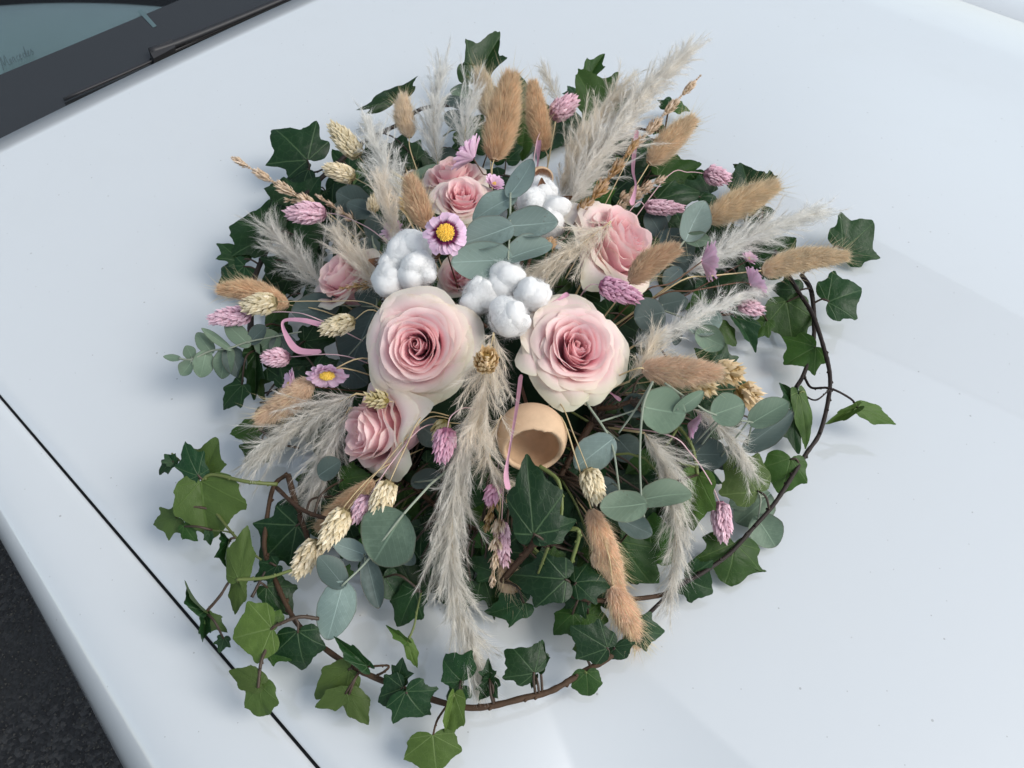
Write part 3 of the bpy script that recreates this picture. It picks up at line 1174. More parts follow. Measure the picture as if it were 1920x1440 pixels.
def euc_leaf(b, e, width, roll=0.0, cup=None):
    d = e - b
    L = np.linalg.norm(d)
    yv = d / L
    N = nrm(.75 * TOCAM + .25 * UPW)
    xv = nrm(np.cross(yv, N))
    nv = np.cross(xv, yv)
    xv, nv = cos(roll) * xv + sin(roll) * nv, cos(roll) * nv - sin(roll) * xv
    nu, nw = 9, 12
    cup = rng.uniform(-.25, .40) if cup is None else cup
    bend = rng.uniform(-.35, .40)
    ph = rng.uniform(0, 6)
    V, U, E = [], [], []
    asym = rng.normal() * .04
    for j in range(nw):
        y = j / (nw - 1)
        yy = .5 - .5 * cos(pi * y)
        hw = .5 * max(0.0, sin(pi * yy ** .86)) ** .58 if 0 < j < nw - 1 else .01
        for i in range(nu):
            u = -1 + 2 * i / (nu - 1)
            x = u * hw * (1 + .02 * sin(9 * yy + ph))
            z = cup * (x * x) * 2.2 + .06 * abs(u) * hw - bend * (yy - .3) ** 2 + .02 * sin(6 * yy + 3 * u + ph) * abs(u)
            yl = yy - .10 * (1 - yy) * abs(u) * (1 if yy < .25 else 0) + asym * x
            V.append(b + xv * x * width + yv * yl * L + nv * z * (width + L) * .5)
            U.append((x, yy))
            E.append(max(abs(u), (yy - .5) * 2))
    V = np.array(V)
    V[:, 2] = np.maximum(V[:, 2], ZH + .0015)
    return V, grid_faces(nu, nw), np.array(U), np.array(E)


def eucalyptus(label, leaves, stems, mat='euc_s'):
    org = Q(stems[0][0])
    t = thing("eucalyptus_sprig", org, label, "eucalyptus", "eucalyptus sprigs of the arrangement")
    paths = []
    for s in stems:
        pts = [Q(q) for q in s]
        V, F = tube(pts, .0010, .0007, 6, 6 * len(pts))
        obj("stem", V, F, M['euc_stem'], t, origin=pts[0])
        paths.append(spline(pts, 30))
    for lf in leaves:
        bx, by, tx, ty, w, z = lf[:6]
        mt = lf[6] if len(lf) > 6 else mat
        b, e = seg(bx, by, z / 100, tx, ty, 0, .004)
        wid = w * tpx(bx, by, z / 100)
        V, F, U, E = euc_leaf(b, e, wid, rng.normal() * .24)
        o = obj("leaf", V, F, M[mt], t, origin=b, uv=U, attrs={"edge": E})
        near = poly_nearest(paths, b)
        if .002 < near[0] < .06:
            V, F = tube([b + nrm(e - b) * .001, (b + near[1]) / 2, near[1]], .0006, .0008, 5, 5)
            obj("petiole", V, F, M['euc_stem'], o, origin=b)
    return t


def rose(cx, cy, rpx, z, face, label, n=30, opened=1.0, hr=1.0, ruffle=1.0, turn=0.0):
    tp = tpx(cx, cy, z / 100)
    R = rpx * tp
    H = R * 1.05 * hr
    axis = nrm(face[0] * RIGHT + face[1] * UPS + face[2] * TOCAM)
    ctr = P(cx, cy, z / 100)
    base = ctr - axis * H * .60
    x, y, a = frame(axis, UPS + .01 * RIGHT)
    t = thing("rose", base, label, "rose", "pale pink roses of the arrangement")
    nu, nv = 19, 14
    for k in range(n):
        tt = k / (n - 1)
        phi = turn + k * 2.39996 + rng.normal() * .30
        inner = max(0.0, 1 - tt / .16)                    # tightly rolled heart
        Rr = R * (.045 + .84 * tt ** .98)                # radius of the rim
        rbody = Rr * (.86 - .40 * tt)                     # radius where it hugs the bud
        zt = H * (.94 + .06 * sin(pi * min(1, tt * 1.6)) - .46 * opened * max(0.0, tt - .42) ** 1.1)
        W = 2.3 - 1.02 * tt ** .5 + rng.normal() * .14
        q = opened * max(0.0, tt - .30) / .70
        ph = rng.uniform(0, 6, 5)
        offx, offy = rng.normal(size=2) * R * .028
        spir = .17 * (1 - .40 * tt) + rng.normal() * .05
        sq = 1 - .26 * max(0.0, 1 - tt / .45)             # the heart is squeezed sideways
        V, U = [], []
        for j in range(nv):
            v = j / (nv - 1)
            for i in range(nu):
                u = -1 + 2 * i / (nu - 1)
                top = 1 - (.03 + .05 * tt) * u * u - (.05 + .24 * tt) * abs(u) ** 5 + .03 * (.3 + tt) * sin(3.5 * u + ph[0]) * ruffle
                vv = v * top
                body = rbody * sin(pi * .5 * min(1, vv / .62)) ** .75
                f = max(0.0, (vv - .45) / .55)
                r = body + (Rr - rbody) * f ** 1.9
                r -= inner * .55 * Rr * max(0, vv - .7) / .3
                c = max(0.0, vv - .80) / .20
                r += q * R * .05 * (c - .5 * c * c)
                zz = zt * vv ** .9 - q * H * (.05 * f ** 2 + .26 * c ** 2)
                r *= 1 + spir * u
                w3 = vv ** 3
                r += R * .022 * (.55 + 1.1 * tt) * min(1, .25 + tt * 4) * ruffle * w3 * (sin(4.5 * u + ph[1]) + .5 * sin(10 * u + ph[2]) * vv)
                zz += R * .026 * (.3 + 1.4 * tt) * ruffle * w3 * (sin(5 * u + ph[3]) + .6 * sin(12 * u + ph[4]) * vv ** 3)
                ang = phi + W * u * (.60 + .40 * min(1, vv * 2.0)) * (1 - .08 * vv ** 4)
                V.append(base + a * zz + x * (r * cos(ang) * sq + offx * vv) + y * (r * sin(ang) + offy * vv))
                U.append((.5 + .5 * u, v))
        V = np.array(V)
        obj("petal", V, grid_faces(nu, nv), M['rose'], t, origin=base, uv=np.array(U), attrs={"layer": np.full(len(V), tt)})
    # green cup and stem under the petals
    pr = [(.05, -.16), (.16, -.10), (.20, 0), (.16, .06)]
    V = []
    for (r, h) in pr:
        for i in range(10):
            an = 2 * pi * i / 10
            V.append(base + a * h * R + r * R * (cos(an) * x + sin(an) * y))
    obj("calyx", np.array(V), grid_faces(10, 4, True), M['rose_green'], t, origin=base)
    V, F = tube([base - a * .14 * R, base - a * .5 * R, (base + CORE) / 2, CORE], .0026, .0028, 7)
    obj("stem", V, F, M['rose_green'], t, origin=base)
    return t


def blob(c, r, sx, seed, nu=26, nv=18):
    """puffy lump with soft clumps"""
    V = []
    ph = np.random.default_rng(seed).uniform(0, 6, 12)
    for j in range(nv):
        th = pi * j / (nv - 1)
        for i in range(nu):
            a = 2 * pi * i / nu
            d = np.array([sin(th) * cos(a), sin(th) * sin(a), cos(th)])
            s = 1 + .10 * sin(2.4 * d[0] + ph[0]) * sin(3.4 * d[1] + ph[1]) + .045 * sin(6 * d[1] + ph[2]) * sin(5.5 * d[2] + ph[3]) + .045 * sin(11 * d[0] + ph[4]) * sin(12 * d[2] + ph[5]) \
                + .025 * sin(21 * d[1] + ph[6]) * sin(19 * d[0] + ph[7])
            V.append(c + r * s * d * sx)
    return np.array(V), grid_faces(nu, nv, True)


def cotton(lobes, z, label, heart):
    """lobes: (px, py, r_px, dz_cm)"""
    o0 = P(heart[0], heart[1], z / 100 - .02)
    t = thing("cotton_boll", o0, label, "cotton boll", "fluffy white cotton bolls")
    for i, (px, py, rp, dz) in enumerate(lobes):
        c = P(px, py, (z + dz) / 100)
        r = .92 * rp * tpx(px, py, (z + dz) / 100)
        # each lock of cotton is several uneven tufts grown together
        tufts = [(c, r * .80)]
        for q in range(7):
            d = nrm(rng.normal(size=3) + TOCAM * .5)
            tufts.append((c + d * r * rng.uniform(.30, .52), r * rng.uniform(.42, .62)))
        parts, fb = [], []
        for q, (tc, tr) in enumerate(tufts):
            parts.append(blob(tc, tr, np.array([1, 1, 1]) * (1 + rng.normal(size=3) * .12), 50 + 9 * i + q + int(px), 18, 13))
            n = int(5200 * (tr / r) ** 2)
            d = nrms(rng.normal(size=(n, 3)))
            tang = nrms(np.cross(d, rng.normal(size=(n, 3))))
            fb.append(fibres(tc + d * tr * .95, d * .40 + tang, r * rng.uniform(.10, .42, n), .000065, -d * .5, .6))
        V, F = join(parts)
        lo = obj("lobe", V, F, M['cotton'], t, origin=c)
        V, F = join(fb)
        obj("fuzz", V, F, M['cotton_f'], lo, origin=c, smooth=False, kind="stuff")
    h = P(heart[0], heart[1], z / 100)
    rad = lobes[0][2] * tpx(heart[0], heart[1], z / 100)
    for k in range(5):
        an = 2 * pi * k / 5 + .4
        d = cos(an) * RIGHT + sin(an) * UPS
        s = -sin(an) * RIGHT + cos(an) * UPS
        V, U = [], []
        for j in range(6):
            v = j / 5
            hw = .30 * rad * sin(pi * (v * .9 + .08)) ** .8
            for u in (-1, -.3, .3, 1):
                V.append(h - TOCAM * rad * (.55 - .75 * v ** 2) + d * rad * 1.5 * v * .95 + s * u * hw + TOCAM * (u * u) * hw * .4)
        obj("husk", np.array(V), grid_faces(4, 6), M['husk'], t, origin=h)
    V, F = tube([h - TOCAM * rad * .3, (h + CORE) / 2, CORE], .0014, .0016, 6)
    obj("stem", V, F, M['browntwig'], t, origin=h)
    return t


def daisy(cx, cy, rpx, z, face, label, opened=1.0, ring=1.0, stem=None, layers=2, smat='browntwig', npet=13):
    if opened < .6:
        npet, layers = 17, 3
    R = rpx * tpx(cx, cy, z / 100)
    a0 = nrm(face[0] * RIGHT + face[1] * UPS + face[2] * TOCAM)
    x, y, a = frame(a0)
    c = P(cx, cy, z / 100)
    t = thing("paper_daisy", c, label, "daisy", "lilac paper daisies")
    for l in range(layers):
        for k in range(npet):
            an = 2 * pi * (k + .5 * l) / npet + rng.normal() * .06
            rad = cos(an) * x + sin(an) * y
            tn = -sin(an) * x + cos(an) * y
            el = (1 - opened) * 1.15 + .12 * l + rng.normal() * .07
            Ln = R * (1 - .10 * l) * rng.uniform(.88, 1.06)
            V, U = [], []
            for j in range(6):
                v = j / 5
                hw = R * (.235 if opened > .6 else .13) * ((.30, .62, .92, 1.0, .92, .55)[j])
                ee = el + (1 - opened) * .3 * v - .25 * v * v * opened
                for u in (-1, 0, 1):
                    V.append(c + rad * (R * .10 + Ln * v * cos(ee)) + a * (Ln * v * sin(ee) - R * .06 + abs(u) * hw * .35) + tn * u * hw)
                    U.append((.5 + .5 * u + k * 1.7, v))
            obj("petal", np.array(V), grid_faces(3, 6), M['daisy'], t, origin=c, uv=np.array(U), attrs={"ring": np.full(len(V), ring)})
    parts = []
    n = 130 if opened > .6 else 40
    dr = .42 if opened > .6 else .16
    for i in range(n):
        rr = dr * R * math.sqrt((i + .5) / n)
        an = i * 2.39996
        p = c + rr * (cos(an) * x + sin(an) * y) + a * R * (.10 + .16 * (1 - (rr / (dr * R)) ** 2)) * (1 if opened > .6 else 1.6)
        s = R * (.044 if opened > .6 else .03) * rng.uniform(.8, 1.3)
        dd = nrm(a + .5 * (p - c) / R)
        xx, yy, _ = frame(dd)
        V = [p + s * (cos(q) * xx + sin(q) * yy) for q in (0, pi / 2, pi, 3 * pi / 2)] + [p + dd * s * 1.9, p - dd * s * 2]
        parts.append((np.array(V), np.array([(0, 1, 4), (1, 2, 4), (2, 3, 4), (3, 0, 4), (1, 0, 5), (2, 1, 5), (3, 2, 5), (0, 3, 5)])))
    V = [c + a * R * (-.05)]
    V, F = join(parts)
    obj("disc", V, F, M['disc'], t, origin=c, smooth=False)
    V, F = tube(stem_path(c - a * R * .05, stem), .0006, .0008, 5)
    obj("stem", V, F, M[smat], t, origin=c)
    return t


def bell_cup(cx, cy, rpx, z, face, label, open_deg=58):
    tp = tpx(cx, cy, z / 100)
    R = rpx * tp
    c = P(cx, cy, z / 100)
    a = nrm(face[0] * RIGHT + face[1] * UPS + face[2] * TOCAM)
    x, y, a = frame(a)
    t = thing("wooden_bell_cup", c, label, "wooden cup", "pale wooden seed cups")
    nr = 48
    V = []
    ths = np.linspace(180, open_deg, 26)
    jit = .02 * np.sin(np.arange(nr) * 5 * 2 * pi / nr + 1) + .018 * rng.normal(size=nr)
    for th in ths:
        for k in range(nr):
            an = 2 * pi * k / nr
            h = radians(th) - (jit[k] if th < open_deg + 6 else 0)
            V.append(c + R * (cos(h) * a + sin(h) * (cos(an) * x + sin(an) * y)) * (1 + .012 * sin(3 * an)))
    for th in ths[::-1]:
        for k in range(nr):
            an = 2 * pi * k / nr
            h = radians(th) - (jit[k] if th < open_deg + 6 else 0)
            V.append(c + R * .86 * (cos(h) * a + sin(h) * (cos(an) * x + sin(an) * y)))
    obj("shell", np.array(V), grid_faces(nr, 52, True)[:, ::-1], M['wood'], t, origin=c)
    # raised rib inside
    pts = [c + R * .84 * (cos(radians(q)) * a + sin(radians(q)) * y) for q in (178, 150, 125)]
    V, F = tube(pts, R * .035, R * .02, 6, 9)
    obj("inner_rib", V, F, M['wood'], t, origin=c)
    V, F = tube([c - a * R * .95, (c - a * R * 1.2 + CORE) / 2, CORE], .0016, .0016, 6)
    obj("stem", V, F, M['browntwig'], t, origin=c)
    return t


def ribbon(path, wpx, label):
    """a flat strip of raffia through (px, py, cm) points that turns as it goes"""
    pts = [Q(p) for p in path]
    n = 10 * len(pts)
    c = spline(pts, n)
    tg = nrms(np.gradient(c, axis=0))
    hw = .5 * wpx * tpx(path[0][0], path[0][1], path[0][2] / 100)
    ph = rng.uniform(0, 6)
    V = []
    for i in range(n):
        s = i / (n - 1)
        x = nrm(np.cross(tg[i], TOCAM))
        y = np.cross(tg[i], x)
        an = .9 * sin(3.0 * s + ph)
        d = cos(an) * x + sin(an) * y
        w = hw * (.75 + .35 * sin(7 * s + ph)) * (1 if 0 < i < n - 1 else .4)
        q = np.cross(tg[i], d) * hw * .35
        V += [c[i] - d * w, c[i] + q, c[i] + d * w]
    o = obj("raffia_strip", np.array(V), grid_faces(3, n), M['raffia'], None, origin=pts[0])
    o["label"] = label
    o["category"] = "ribbon"
    o["group"] = "pink raffia strips"
    return o

# ------------------------------------------------------------------ the arrangement: base and hoop
V, F = blob(P(950, 700, 0.03), 0.11, np.array([1, 1, .42]), 3, 36, 20)
V[:, 2] = np.maximum(V[:, 2], ZH + .004)
fo = obj("floral_foam", V, F, M['foam'], None, origin=P(950, 700, 0.004))
fo["label"] = "dark floral foam hidden under the leaves at the heart of the arrangement"
fo["category"] = "floral foam"

ivy("ivy_hoop", "long dark ivy stem curving round the right side with leaves on short stalks", [
    (1581, 467, 1637, 420, 105, 3, 'd'), (1553, 566, 1620, 540, 100, 3.5, 'd', '0'), (1500, 545, 1450, 540, 58, 3, 'd'),
    (1475, 564, 1489, 648, 100, 3.5, 'm', '0'), (1530, 650, 1474, 682, 88, 3, 'm'), (1490, 760, 1466, 718, 38, 3, 'd', 'f'),
    (1487, 778, 1490, 847, 48, 2.5, 'd'), (1498, 735, 1519, 836, 42, 4, 'l', 'y'), (1608, 763, 1549, 797, 22, 3, 'l', 'fy'),
    (1610, 765, 1675, 793, 40, 3, 'l', 'y'), (1422, 922, 1368, 858, 115, 3.5, 'l', '0'), (1483, 859, 1466, 926, 92, 3, 'm', '0'),
    (1378, 1018, 1366, 1103, 130, 2, 'm', '0'), (1284, 1085, 1338, 1110, 84, 1.6, 'd'),
], [
    [(1430, 430, 3, 2.1), (1489, 534, 4), (1522, 587, 4), (1544, 650, 3.6), (1556, 703, 3.2), (1553, 750, 3), (1537, 812, 2.8), (1512, 850, 2.6), (1481, 900, 2.4), (1450, 947, 2.2), (1412, 990, 2),
     (1369, 1037, 2), (1316, 1075, 2.2), (1272, 1100, 2), (1222, 1145, 1.6), (1190, 1180, 1.2)],
    [(1503, 515, 3, 2.4), (1522, 550, 3), (1526, 631, 2.6), (1509, 697, 2.2), (1490, 731, 2), (1470, 770, 1.5)],
    [(1509, 709, 2.4, 1.2), (1522, 727, 3), (1556, 728, 3.8), (1594, 747, 3.4), (1608, 764, 3)],
    [(1505, 740, 3, .9), (1530, 750, 3.5), (1556, 730, 3.8)],
], 'bark_dark', .0022)

ivy("ivy_hoop", "brown ivy stem bowing across the bottom, leaf stalks rising off it", [
    (1140, 1215, 1075, 1176, 82, 2.5, 'd'), (1152, 1213, 1172, 1236, 58, 2, 'd'), (1182, 1180, 1246, 1190, 68, 2, 'd'),
    (1090, 1210, 1085, 1231, 28, 2, 'l', 'y'), (1100, 1260, 1104, 1312, 62, 1.6, 'm', 'y'), (1003, 1262, 962, 1215, 95, 3, 'd'),
    (1008, 1252, 1020, 1203, 40, 2.4, 'd', 'f'), (1005, 1265, 996, 1291, 15, 2, 'd', 'f'), (866, 1278, 828, 1240, 78, 2.4, 'd'),
    (868, 1285, 836, 1313, 50, 2, 'd'), (920, 1272, 902, 1312, 40, 2.4, 'd', 'f'), (918, 1275, 916, 1238, 30, 2.4, 'd', 'f'),
    (852, 1300, 834, 1386, 40, 3, 'l', 'yf'), (812, 1378, 819, 1452, 112, 1.5, 'l', 'y0'), (756, 1290, 708, 1308, 70, 2.5, 'd'),
    (761, 1297, 797, 1347, 98, 3, 'd', '0'), (745, 1276, 755, 1236, 42, 2.2, 'd'), (690, 1250, 628, 1196, 30, 2.4, 'd', 'f'),
    (655, 1255, 586, 1298, 78, 1.8, 'l', 'u'), (650, 1300, 593, 1324, 42, 1.6, 'l', 'u'), (653, 1300, 688, 1358, 52, 1.6, 'l', 'u'),
], [
    [(1190, 1180, 1.2, 2.4), (1144, 1230, 1.2), (1090, 1262, 1.2), (1034, 1295, 1.2), (981, 1309, 1.3), (919, 1324, 1.3), (869, 1326, 1.2), (803, 1309, 1.2), (709, 1273, 1.4), (653, 1246, 1.4),
     (600, 1209, 1.4), (559, 1171, 1.6), (537, 1134, 1.8), (516, 1087, 2), (498, 1040, 2.2), (497, 1000, 2.4), (512, 915, 3), (540, 888, 3.4)],
    [(700, 1270, 1.4, 1.0), (722, 1258, 2.4), (727, 1248, 2.6), (690, 1250, 2.4)],
    [(840, 1320, 1.2, .9), (820, 1350, 1.6), (812, 1378, 1.5)],
], 'bark', .0024)

ivy("ivy_trail", "pale green ivy trail reaching furthest to the lower left, one very large leaf", [
    (376, 902, 388, 1006, 138, 4.5, 'l', 'uyf'), (380, 896, 404, 826, 78, 4, 'l', 'u'), (372, 892, 342, 832, 58, 5, 'd'),
    (326, 862, 295, 888, 32, 5, 'd'), (325, 868, 313, 850, 28, 5, 'd', 'f'), (333, 970, 284, 985, 58, 2, 'm', 'u'),
    (345, 985, 366, 1015, 34, 2.4, 'm'), (392, 995, 396, 1021, 18, 2.4, 'd', 'f'), (447, 1087, 465, 992, 58, 4, 'l', 'uy'),
    (447, 1090, 443, 1150, 40, 3.4, 'l', 'u'), (430, 1015, 421, 1064, 18, 3, 'd', 'F'), (430, 1015, 409, 995, 14, 3, 'd', 'F'),
], [
    [(520, 908, 4, 1.6), (462, 903, 5), (400, 890, 5), (378, 900, 4.6)],
    [(376, 895, 4, 1.0), (355, 880, 4.6), (322, 850, 5)],
    [(400, 955, 3, 1.2), (440, 1005, 3), (475, 1038, 2.6), (490, 1050, 2.4)],
    [(398, 994, 2.4, .7), (430, 998, 3), (450, 1012, 3)],
    [(444, 1087, 4, 1.4), (500, 1083, 4), (547, 1069, 4)],
], 'petiole_g', .0014)

ivy("ivy_trail", "ivy trail at the bottom left corner, curled leaf hanging over the dark seam", [
    (558, 1184, 569, 1258, 100, 3, 'd', '0'), (510, 1178, 438, 1196, 118, 3.5, 'l', 'y0'), (500, 1212, 546, 1236, 44, 2, 'm'),
    (486, 1285, 492, 1358, 68, 2, 'l', 'uyc'), (490, 1283, 434, 1254, 50, 2.2, 'l', 'uy'), (386, 1145, 341, 1096, 18, 2.4, 'd', 'F'),
    (384, 1150, 382, 1205, 20, 2, 'd', 'F'), (384, 1155, 426, 1180, 30, 1.8, 'm', 'u'), (500, 1100, 542, 1152, 68, 2, 'd'),
    (520, 1060, 478, 1087, 44, 3, 'd'), (522, 1170, 500, 1150, 40, 3, 'l', 'y'), (420, 1195, 414, 1222, 30, 1.5, 'd'),
], [
    [(598, 1160, 3, 1.4), (560, 1157, 3.6), (520, 1172, 3.6), (508, 1180, 3.4)],
    [(505, 1205, 2.6, 1.4), (490, 1240, 2.8), (484, 1290, 2.2)],
    [(386, 1148, 2.2, 1.2), (412, 1118, 2.8), (434, 1086, 3.2), (470, 1060, 2.6)],
    [(472, 1120, 2.4, 1.2), (490, 1085, 2.6), (512, 1045, 2.6)],
], 'petiole', .0014)

ivy("ivy_vine", "dark ivy vine along the upper left rim with a broad five-lobed leaf", [
    (577, 300, 515, 237, 118, 4, 'd', '0'), (578, 316, 532, 338, 62, 3.5, 'd'), (508, 442, 440, 408, 135, 3.6, 'd', '0'),
    (548, 362, 499, 346, 62, 3, 'd'), (739, 192, 722, 165, 120, 5, 'd', 'f'), (450, 490, 413, 452, 56, 2.6, 'd'),
    (458, 498, 404, 545, 78, 2.8, 'd', '0'), (550, 440, 626, 440, 90, 3, 'd'), (555, 500, 496, 545, 85, 2.4, 'd'),
    (780, 300, 745, 262, 66, 3, 'd'), (655, 318, 622, 285, 50, 2.4, 'd'), (540, 400, 590, 470, 80, 2.4, 'd'), (690, 300, 720, 270, 60, 2.6, 'd'),
], [
    [(478, 700, 2, 3.0), (470, 620, 2), (475, 537, 2.2), (487, 497, 2.4), (522, 431, 2.6), (578, 359, 3), (609, 328, 3.2), (678, 269, 3.4), (747, 233, 3.4), (794, 203, 3.4), (870, 195, 3), (960, 180, 3)],
    [(577, 325, 3, 1.2), (594, 322, 3.2), (605, 318, 3.2)],
], 'bark_dark', .0030)

ivy("ivy_sprig", "upright wavy ivy leaf standing tallest at the top edge", [(890, 152, 936, 65, 78, 4, 'd', 'f'), (985, 200, 966, 136, 62, 4, 'd'), (990, 205, 976, 292, 62, 5, 'm')],
    [[(900, 160, 3.6, 1.2), (925, 200, 4), (940, 260, 4)]])
ivy("ivy_sprig", "mid-green pointed ivy leaf pair behind the pink head and the big plume", [(1125, 212, 1082, 133, 100, 5, 'm'), (1100, 150, 1131, 102, 38, 5, 'm', 'f'), (1150, 200, 1165, 165, 60, 4.5, 'd'), (1080, 180, 1068, 158, 36, 4, 'd')],
    [[(1122, 215, 4.6, 1.2), (1110, 260, 4), (1090, 320, 4)]])
ivy("ivy_sprig", "ivy sprig at the upper right with a small leaf beyond the pale spike", [
    (1258, 195, 1293, 207, 54, 3, 'm', 'y'), (1252, 202, 1257, 180, 32, 3, 'd'), (1240, 246, 1214, 240, 26, 3, 'd', 'f'), (1296, 236, 1310, 238, 12, 3, 'd', 'f'),
    (1235, 330, 1312, 312, 58, 4, 'm', 'y'), (1230, 374, 1312, 354, 66, 5, 'd'), (1312, 370, 1343, 367, 28, 4, 'd'), (1200, 270, 1240, 300, 60, 3, 'd'), (1190, 330, 1230, 290, 60, 3, 'd')],
    [[(1255, 195, 3, 1.2), (1246, 245, 3.2), (1230, 300, 3.4), (1190, 370, 3)], [(1190, 240, 3, 1.6), (1240, 246, 3.2), (1296, 238, 3)]])
ivy("ivy_sprig", "ivy sprig right of the round pink head, its top leaves curled upright", [
    (1405, 362, 1394, 305, 76, 3, 'd', 'f'), (1440, 345, 1447, 318, 22, 3, 'd', 'F'), (1385, 320, 1376, 306, 16, 3, 'd', 'F'), (1400, 402, 1452, 396, 52, 2.4, 'd'), (1428, 500, 1482, 442, 88, 2.6, 'd'), (1440, 465, 1400, 440, 70, 2, 'd')],
    [[(1432, 350, 2.6, 1.2), (1432, 385, 2.6), (1425, 440, 2.4), (1440, 500, 2.2)]])
ivy("ivy_sprig", "glossy dark ivy leaf lying in front of the wooden cup", [(1000, 1003, 988, 862, 108, 8.5, 'd', '0'), (1005, 1002, 1078, 980, 66, 8, 'd', 'c')],
    [[(1012, 874, 9, 1.6), (1047, 903, 9), (1053, 962, 8), (1040, 990, 7.6)], [(1066, 990, 7, 1.8), (1086, 1000, 7), (1069, 1062, 5)], [(1028, 1025, 7, 1.2), (1009, 1075, 5)]], 'petiole_g', .0014)
ivy("ivy_sprig", "dark star-shaped ivy leaves between the golden spike and the drooping bunny tails", [
    (1062, 1086, 962, 1078, 100, 5, 'd', 'c'), (1078, 1092, 1140, 1085, 74, 4.5, 'd'), (985, 1130, 912, 1152, 60, 2.4, 'd'), (1090, 1120, 1062, 1152, 64, 3, 'd'), (1075, 1150, 1036, 1186, 54, 2.4, 'm', 'y'),
    (1100, 1150, 1140, 1160, 60, 2, 'm'), (1030, 1050, 1060, 1040, 40, 5, 'm')],
    [[(1060, 1112, 3.4, 2.0), (1119, 1126, 3), (1230, 1118, 2), (1275, 1098, 2)], [(1009, 1012, 6, 2.8), (975, 1050, 4.5), (940, 1090, 3)]])
ivy("ivy_sprig", "large dark ivy leaf beside the brown hoop stem at the lower left", [(556, 985, 480, 1062, 100, 3, 'd', '0'), (560, 960, 522, 944, 60, 3, 'd'), (620, 930, 690, 950, 80, 3.6, 'd'), (640, 900, 690, 890, 60, 4.4, 'm', 'y'), (650, 1085, 630, 1062, 40, 2, 'm')],
    [[(540, 890, 4, 2.6), (556, 950, 3.4), (578, 1012, 2.6), (585, 1050, 2)], [(519, 915, 4, 1.8), (562, 953, 4.6), (612, 972, 5), (660, 975, 5)]])
ivy("ivy_sprig", "dark drooping ivy leaves at the left, under the small eucalyptus tip", [
    (455, 720, 415, 762, 56, 2.6, 'd'), (480, 660, 478, 745, 42, 3.6, 'd', 'f'), (570, 640, 630, 630, 66, 4, 'd'), (500, 690, 562, 680, 60, 3, 'd'), (470, 690, 490, 750, 40, 2, 'm'), (530, 610, 510, 650, 50, 3, 'd'), (590, 690, 640, 720, 60, 4, 'd')],
    [[(480, 655, 3.6, 1.2), (460, 640, 3.4), (500, 650, 4), (560, 650, 4)]])
ivy("ivy_sprig", "pale folded ivy leaf hanging above the pink head at the lower right", [(1308, 890, 1285, 985, 78, 6, 'l', 'yf'), (1225, 862, 1176, 886, 50, 5, 'm'), (1162, 1015, 1225, 1100, 115, 3.4, 'm', '0'), (1250, 880, 1230, 900, 40, 4, 'm')],
    [[(1308, 890, 6, 1.5), (1300, 845, 7), (1285, 815, 7.5), (1270, 800, 7.5)]], 'petiole_g', .0015)
ivy("ivy_sprig", "small ivy leaves dangling into the white gap left of the long plume", [(778, 1108, 745, 1177, 70, 3, 'd'), (764, 1203, 725, 1174, 17, 2.2, 'l', 'f'), (764, 1203, 780, 1252, 25, 2, 'l', 'y'), (720, 1080, 745, 1120, 70, 3, 'd')],
    [[(764, 1203, 2.2, .9), (776, 1175, 2.6), (783, 1140, 2.8), (790, 1110, 3)]], 'petiole_g')
ivy("ivy_sprig", "mid-green ivy leaf pair under the grey plume on the left", [(487, 800, 434, 812, 50, 3, 'm', 'y'), (492, 830, 470, 876, 66, 2.6, 'm', 'y'), (500, 770, 520, 830, 50, 2.4, 'd')],
    [[(487, 805, 3, 1.2), (520, 830, 3.4), (560, 840, 4)]])
ivy("ivy_sprig", "dark ivy leaves jutting below the dusky eucalyptus at the right edge", [(1350, 610, 1378, 648, 50, 3, 'm'), (1440, 600, 1410, 632, 40, 2.4, 'm'), (1378, 595, 1422, 655, 44, 3, 'd', 'f'), (1380, 560, 1420, 590, 60, 2.6, 'd'), (1340, 540, 1390, 520, 70, 3, 'd')],
    [[(1400, 590, 2.4, 1.4), (1360, 590, 3), (1300, 600, 3.6)]])

# shaded leaves that fill the heart of the arrangement
poly = [(520, 340), (640, 270), (780, 250), (1000, 190), (1190, 240), (1320, 340), (1430, 470), (1420, 590), (1370, 660), (1400, 760), (1330, 870), (1270, 1000), (1220, 1100), (1100, 1120), (930, 1110), (860, 1130), (780, 1140),
        (720, 1070), (600, 1010), (540, 900), (510, 760), (480, 640), (490, 480)]


def inside(x, y):
    c = False
    for i in range(len(poly)):
        x1, y1 = poly[i]
        x2, y2 = poly[i - 1]
        if (y1 > y) != (y2 > y) and x < (x2 - x1) * (y - y1) / (y2 - y1) + x1:
            c = not c
    return c


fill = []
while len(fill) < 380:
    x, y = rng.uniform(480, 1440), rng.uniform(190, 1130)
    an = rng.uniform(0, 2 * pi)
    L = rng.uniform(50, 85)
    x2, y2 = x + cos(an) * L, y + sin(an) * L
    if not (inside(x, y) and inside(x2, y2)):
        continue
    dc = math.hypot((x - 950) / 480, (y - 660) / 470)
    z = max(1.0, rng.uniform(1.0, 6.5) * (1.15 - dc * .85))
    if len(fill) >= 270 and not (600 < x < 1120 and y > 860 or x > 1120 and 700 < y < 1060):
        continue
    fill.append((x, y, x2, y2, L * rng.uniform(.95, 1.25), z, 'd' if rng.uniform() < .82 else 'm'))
ivy("ivy_tangle", "tangle of shaded dark ivy leaves filling the heart of the arrangement", fill, [[(760, 900, 3), (860, 980, 3), (960, 1000, 3.4)], [(1109, 794, 6, 3.2), (1075, 850, 5.4), (1050, 894, 5)], [(1122, 766, 8, 2.2), (1150, 764, 8.6), (1181, 753, 9)]])

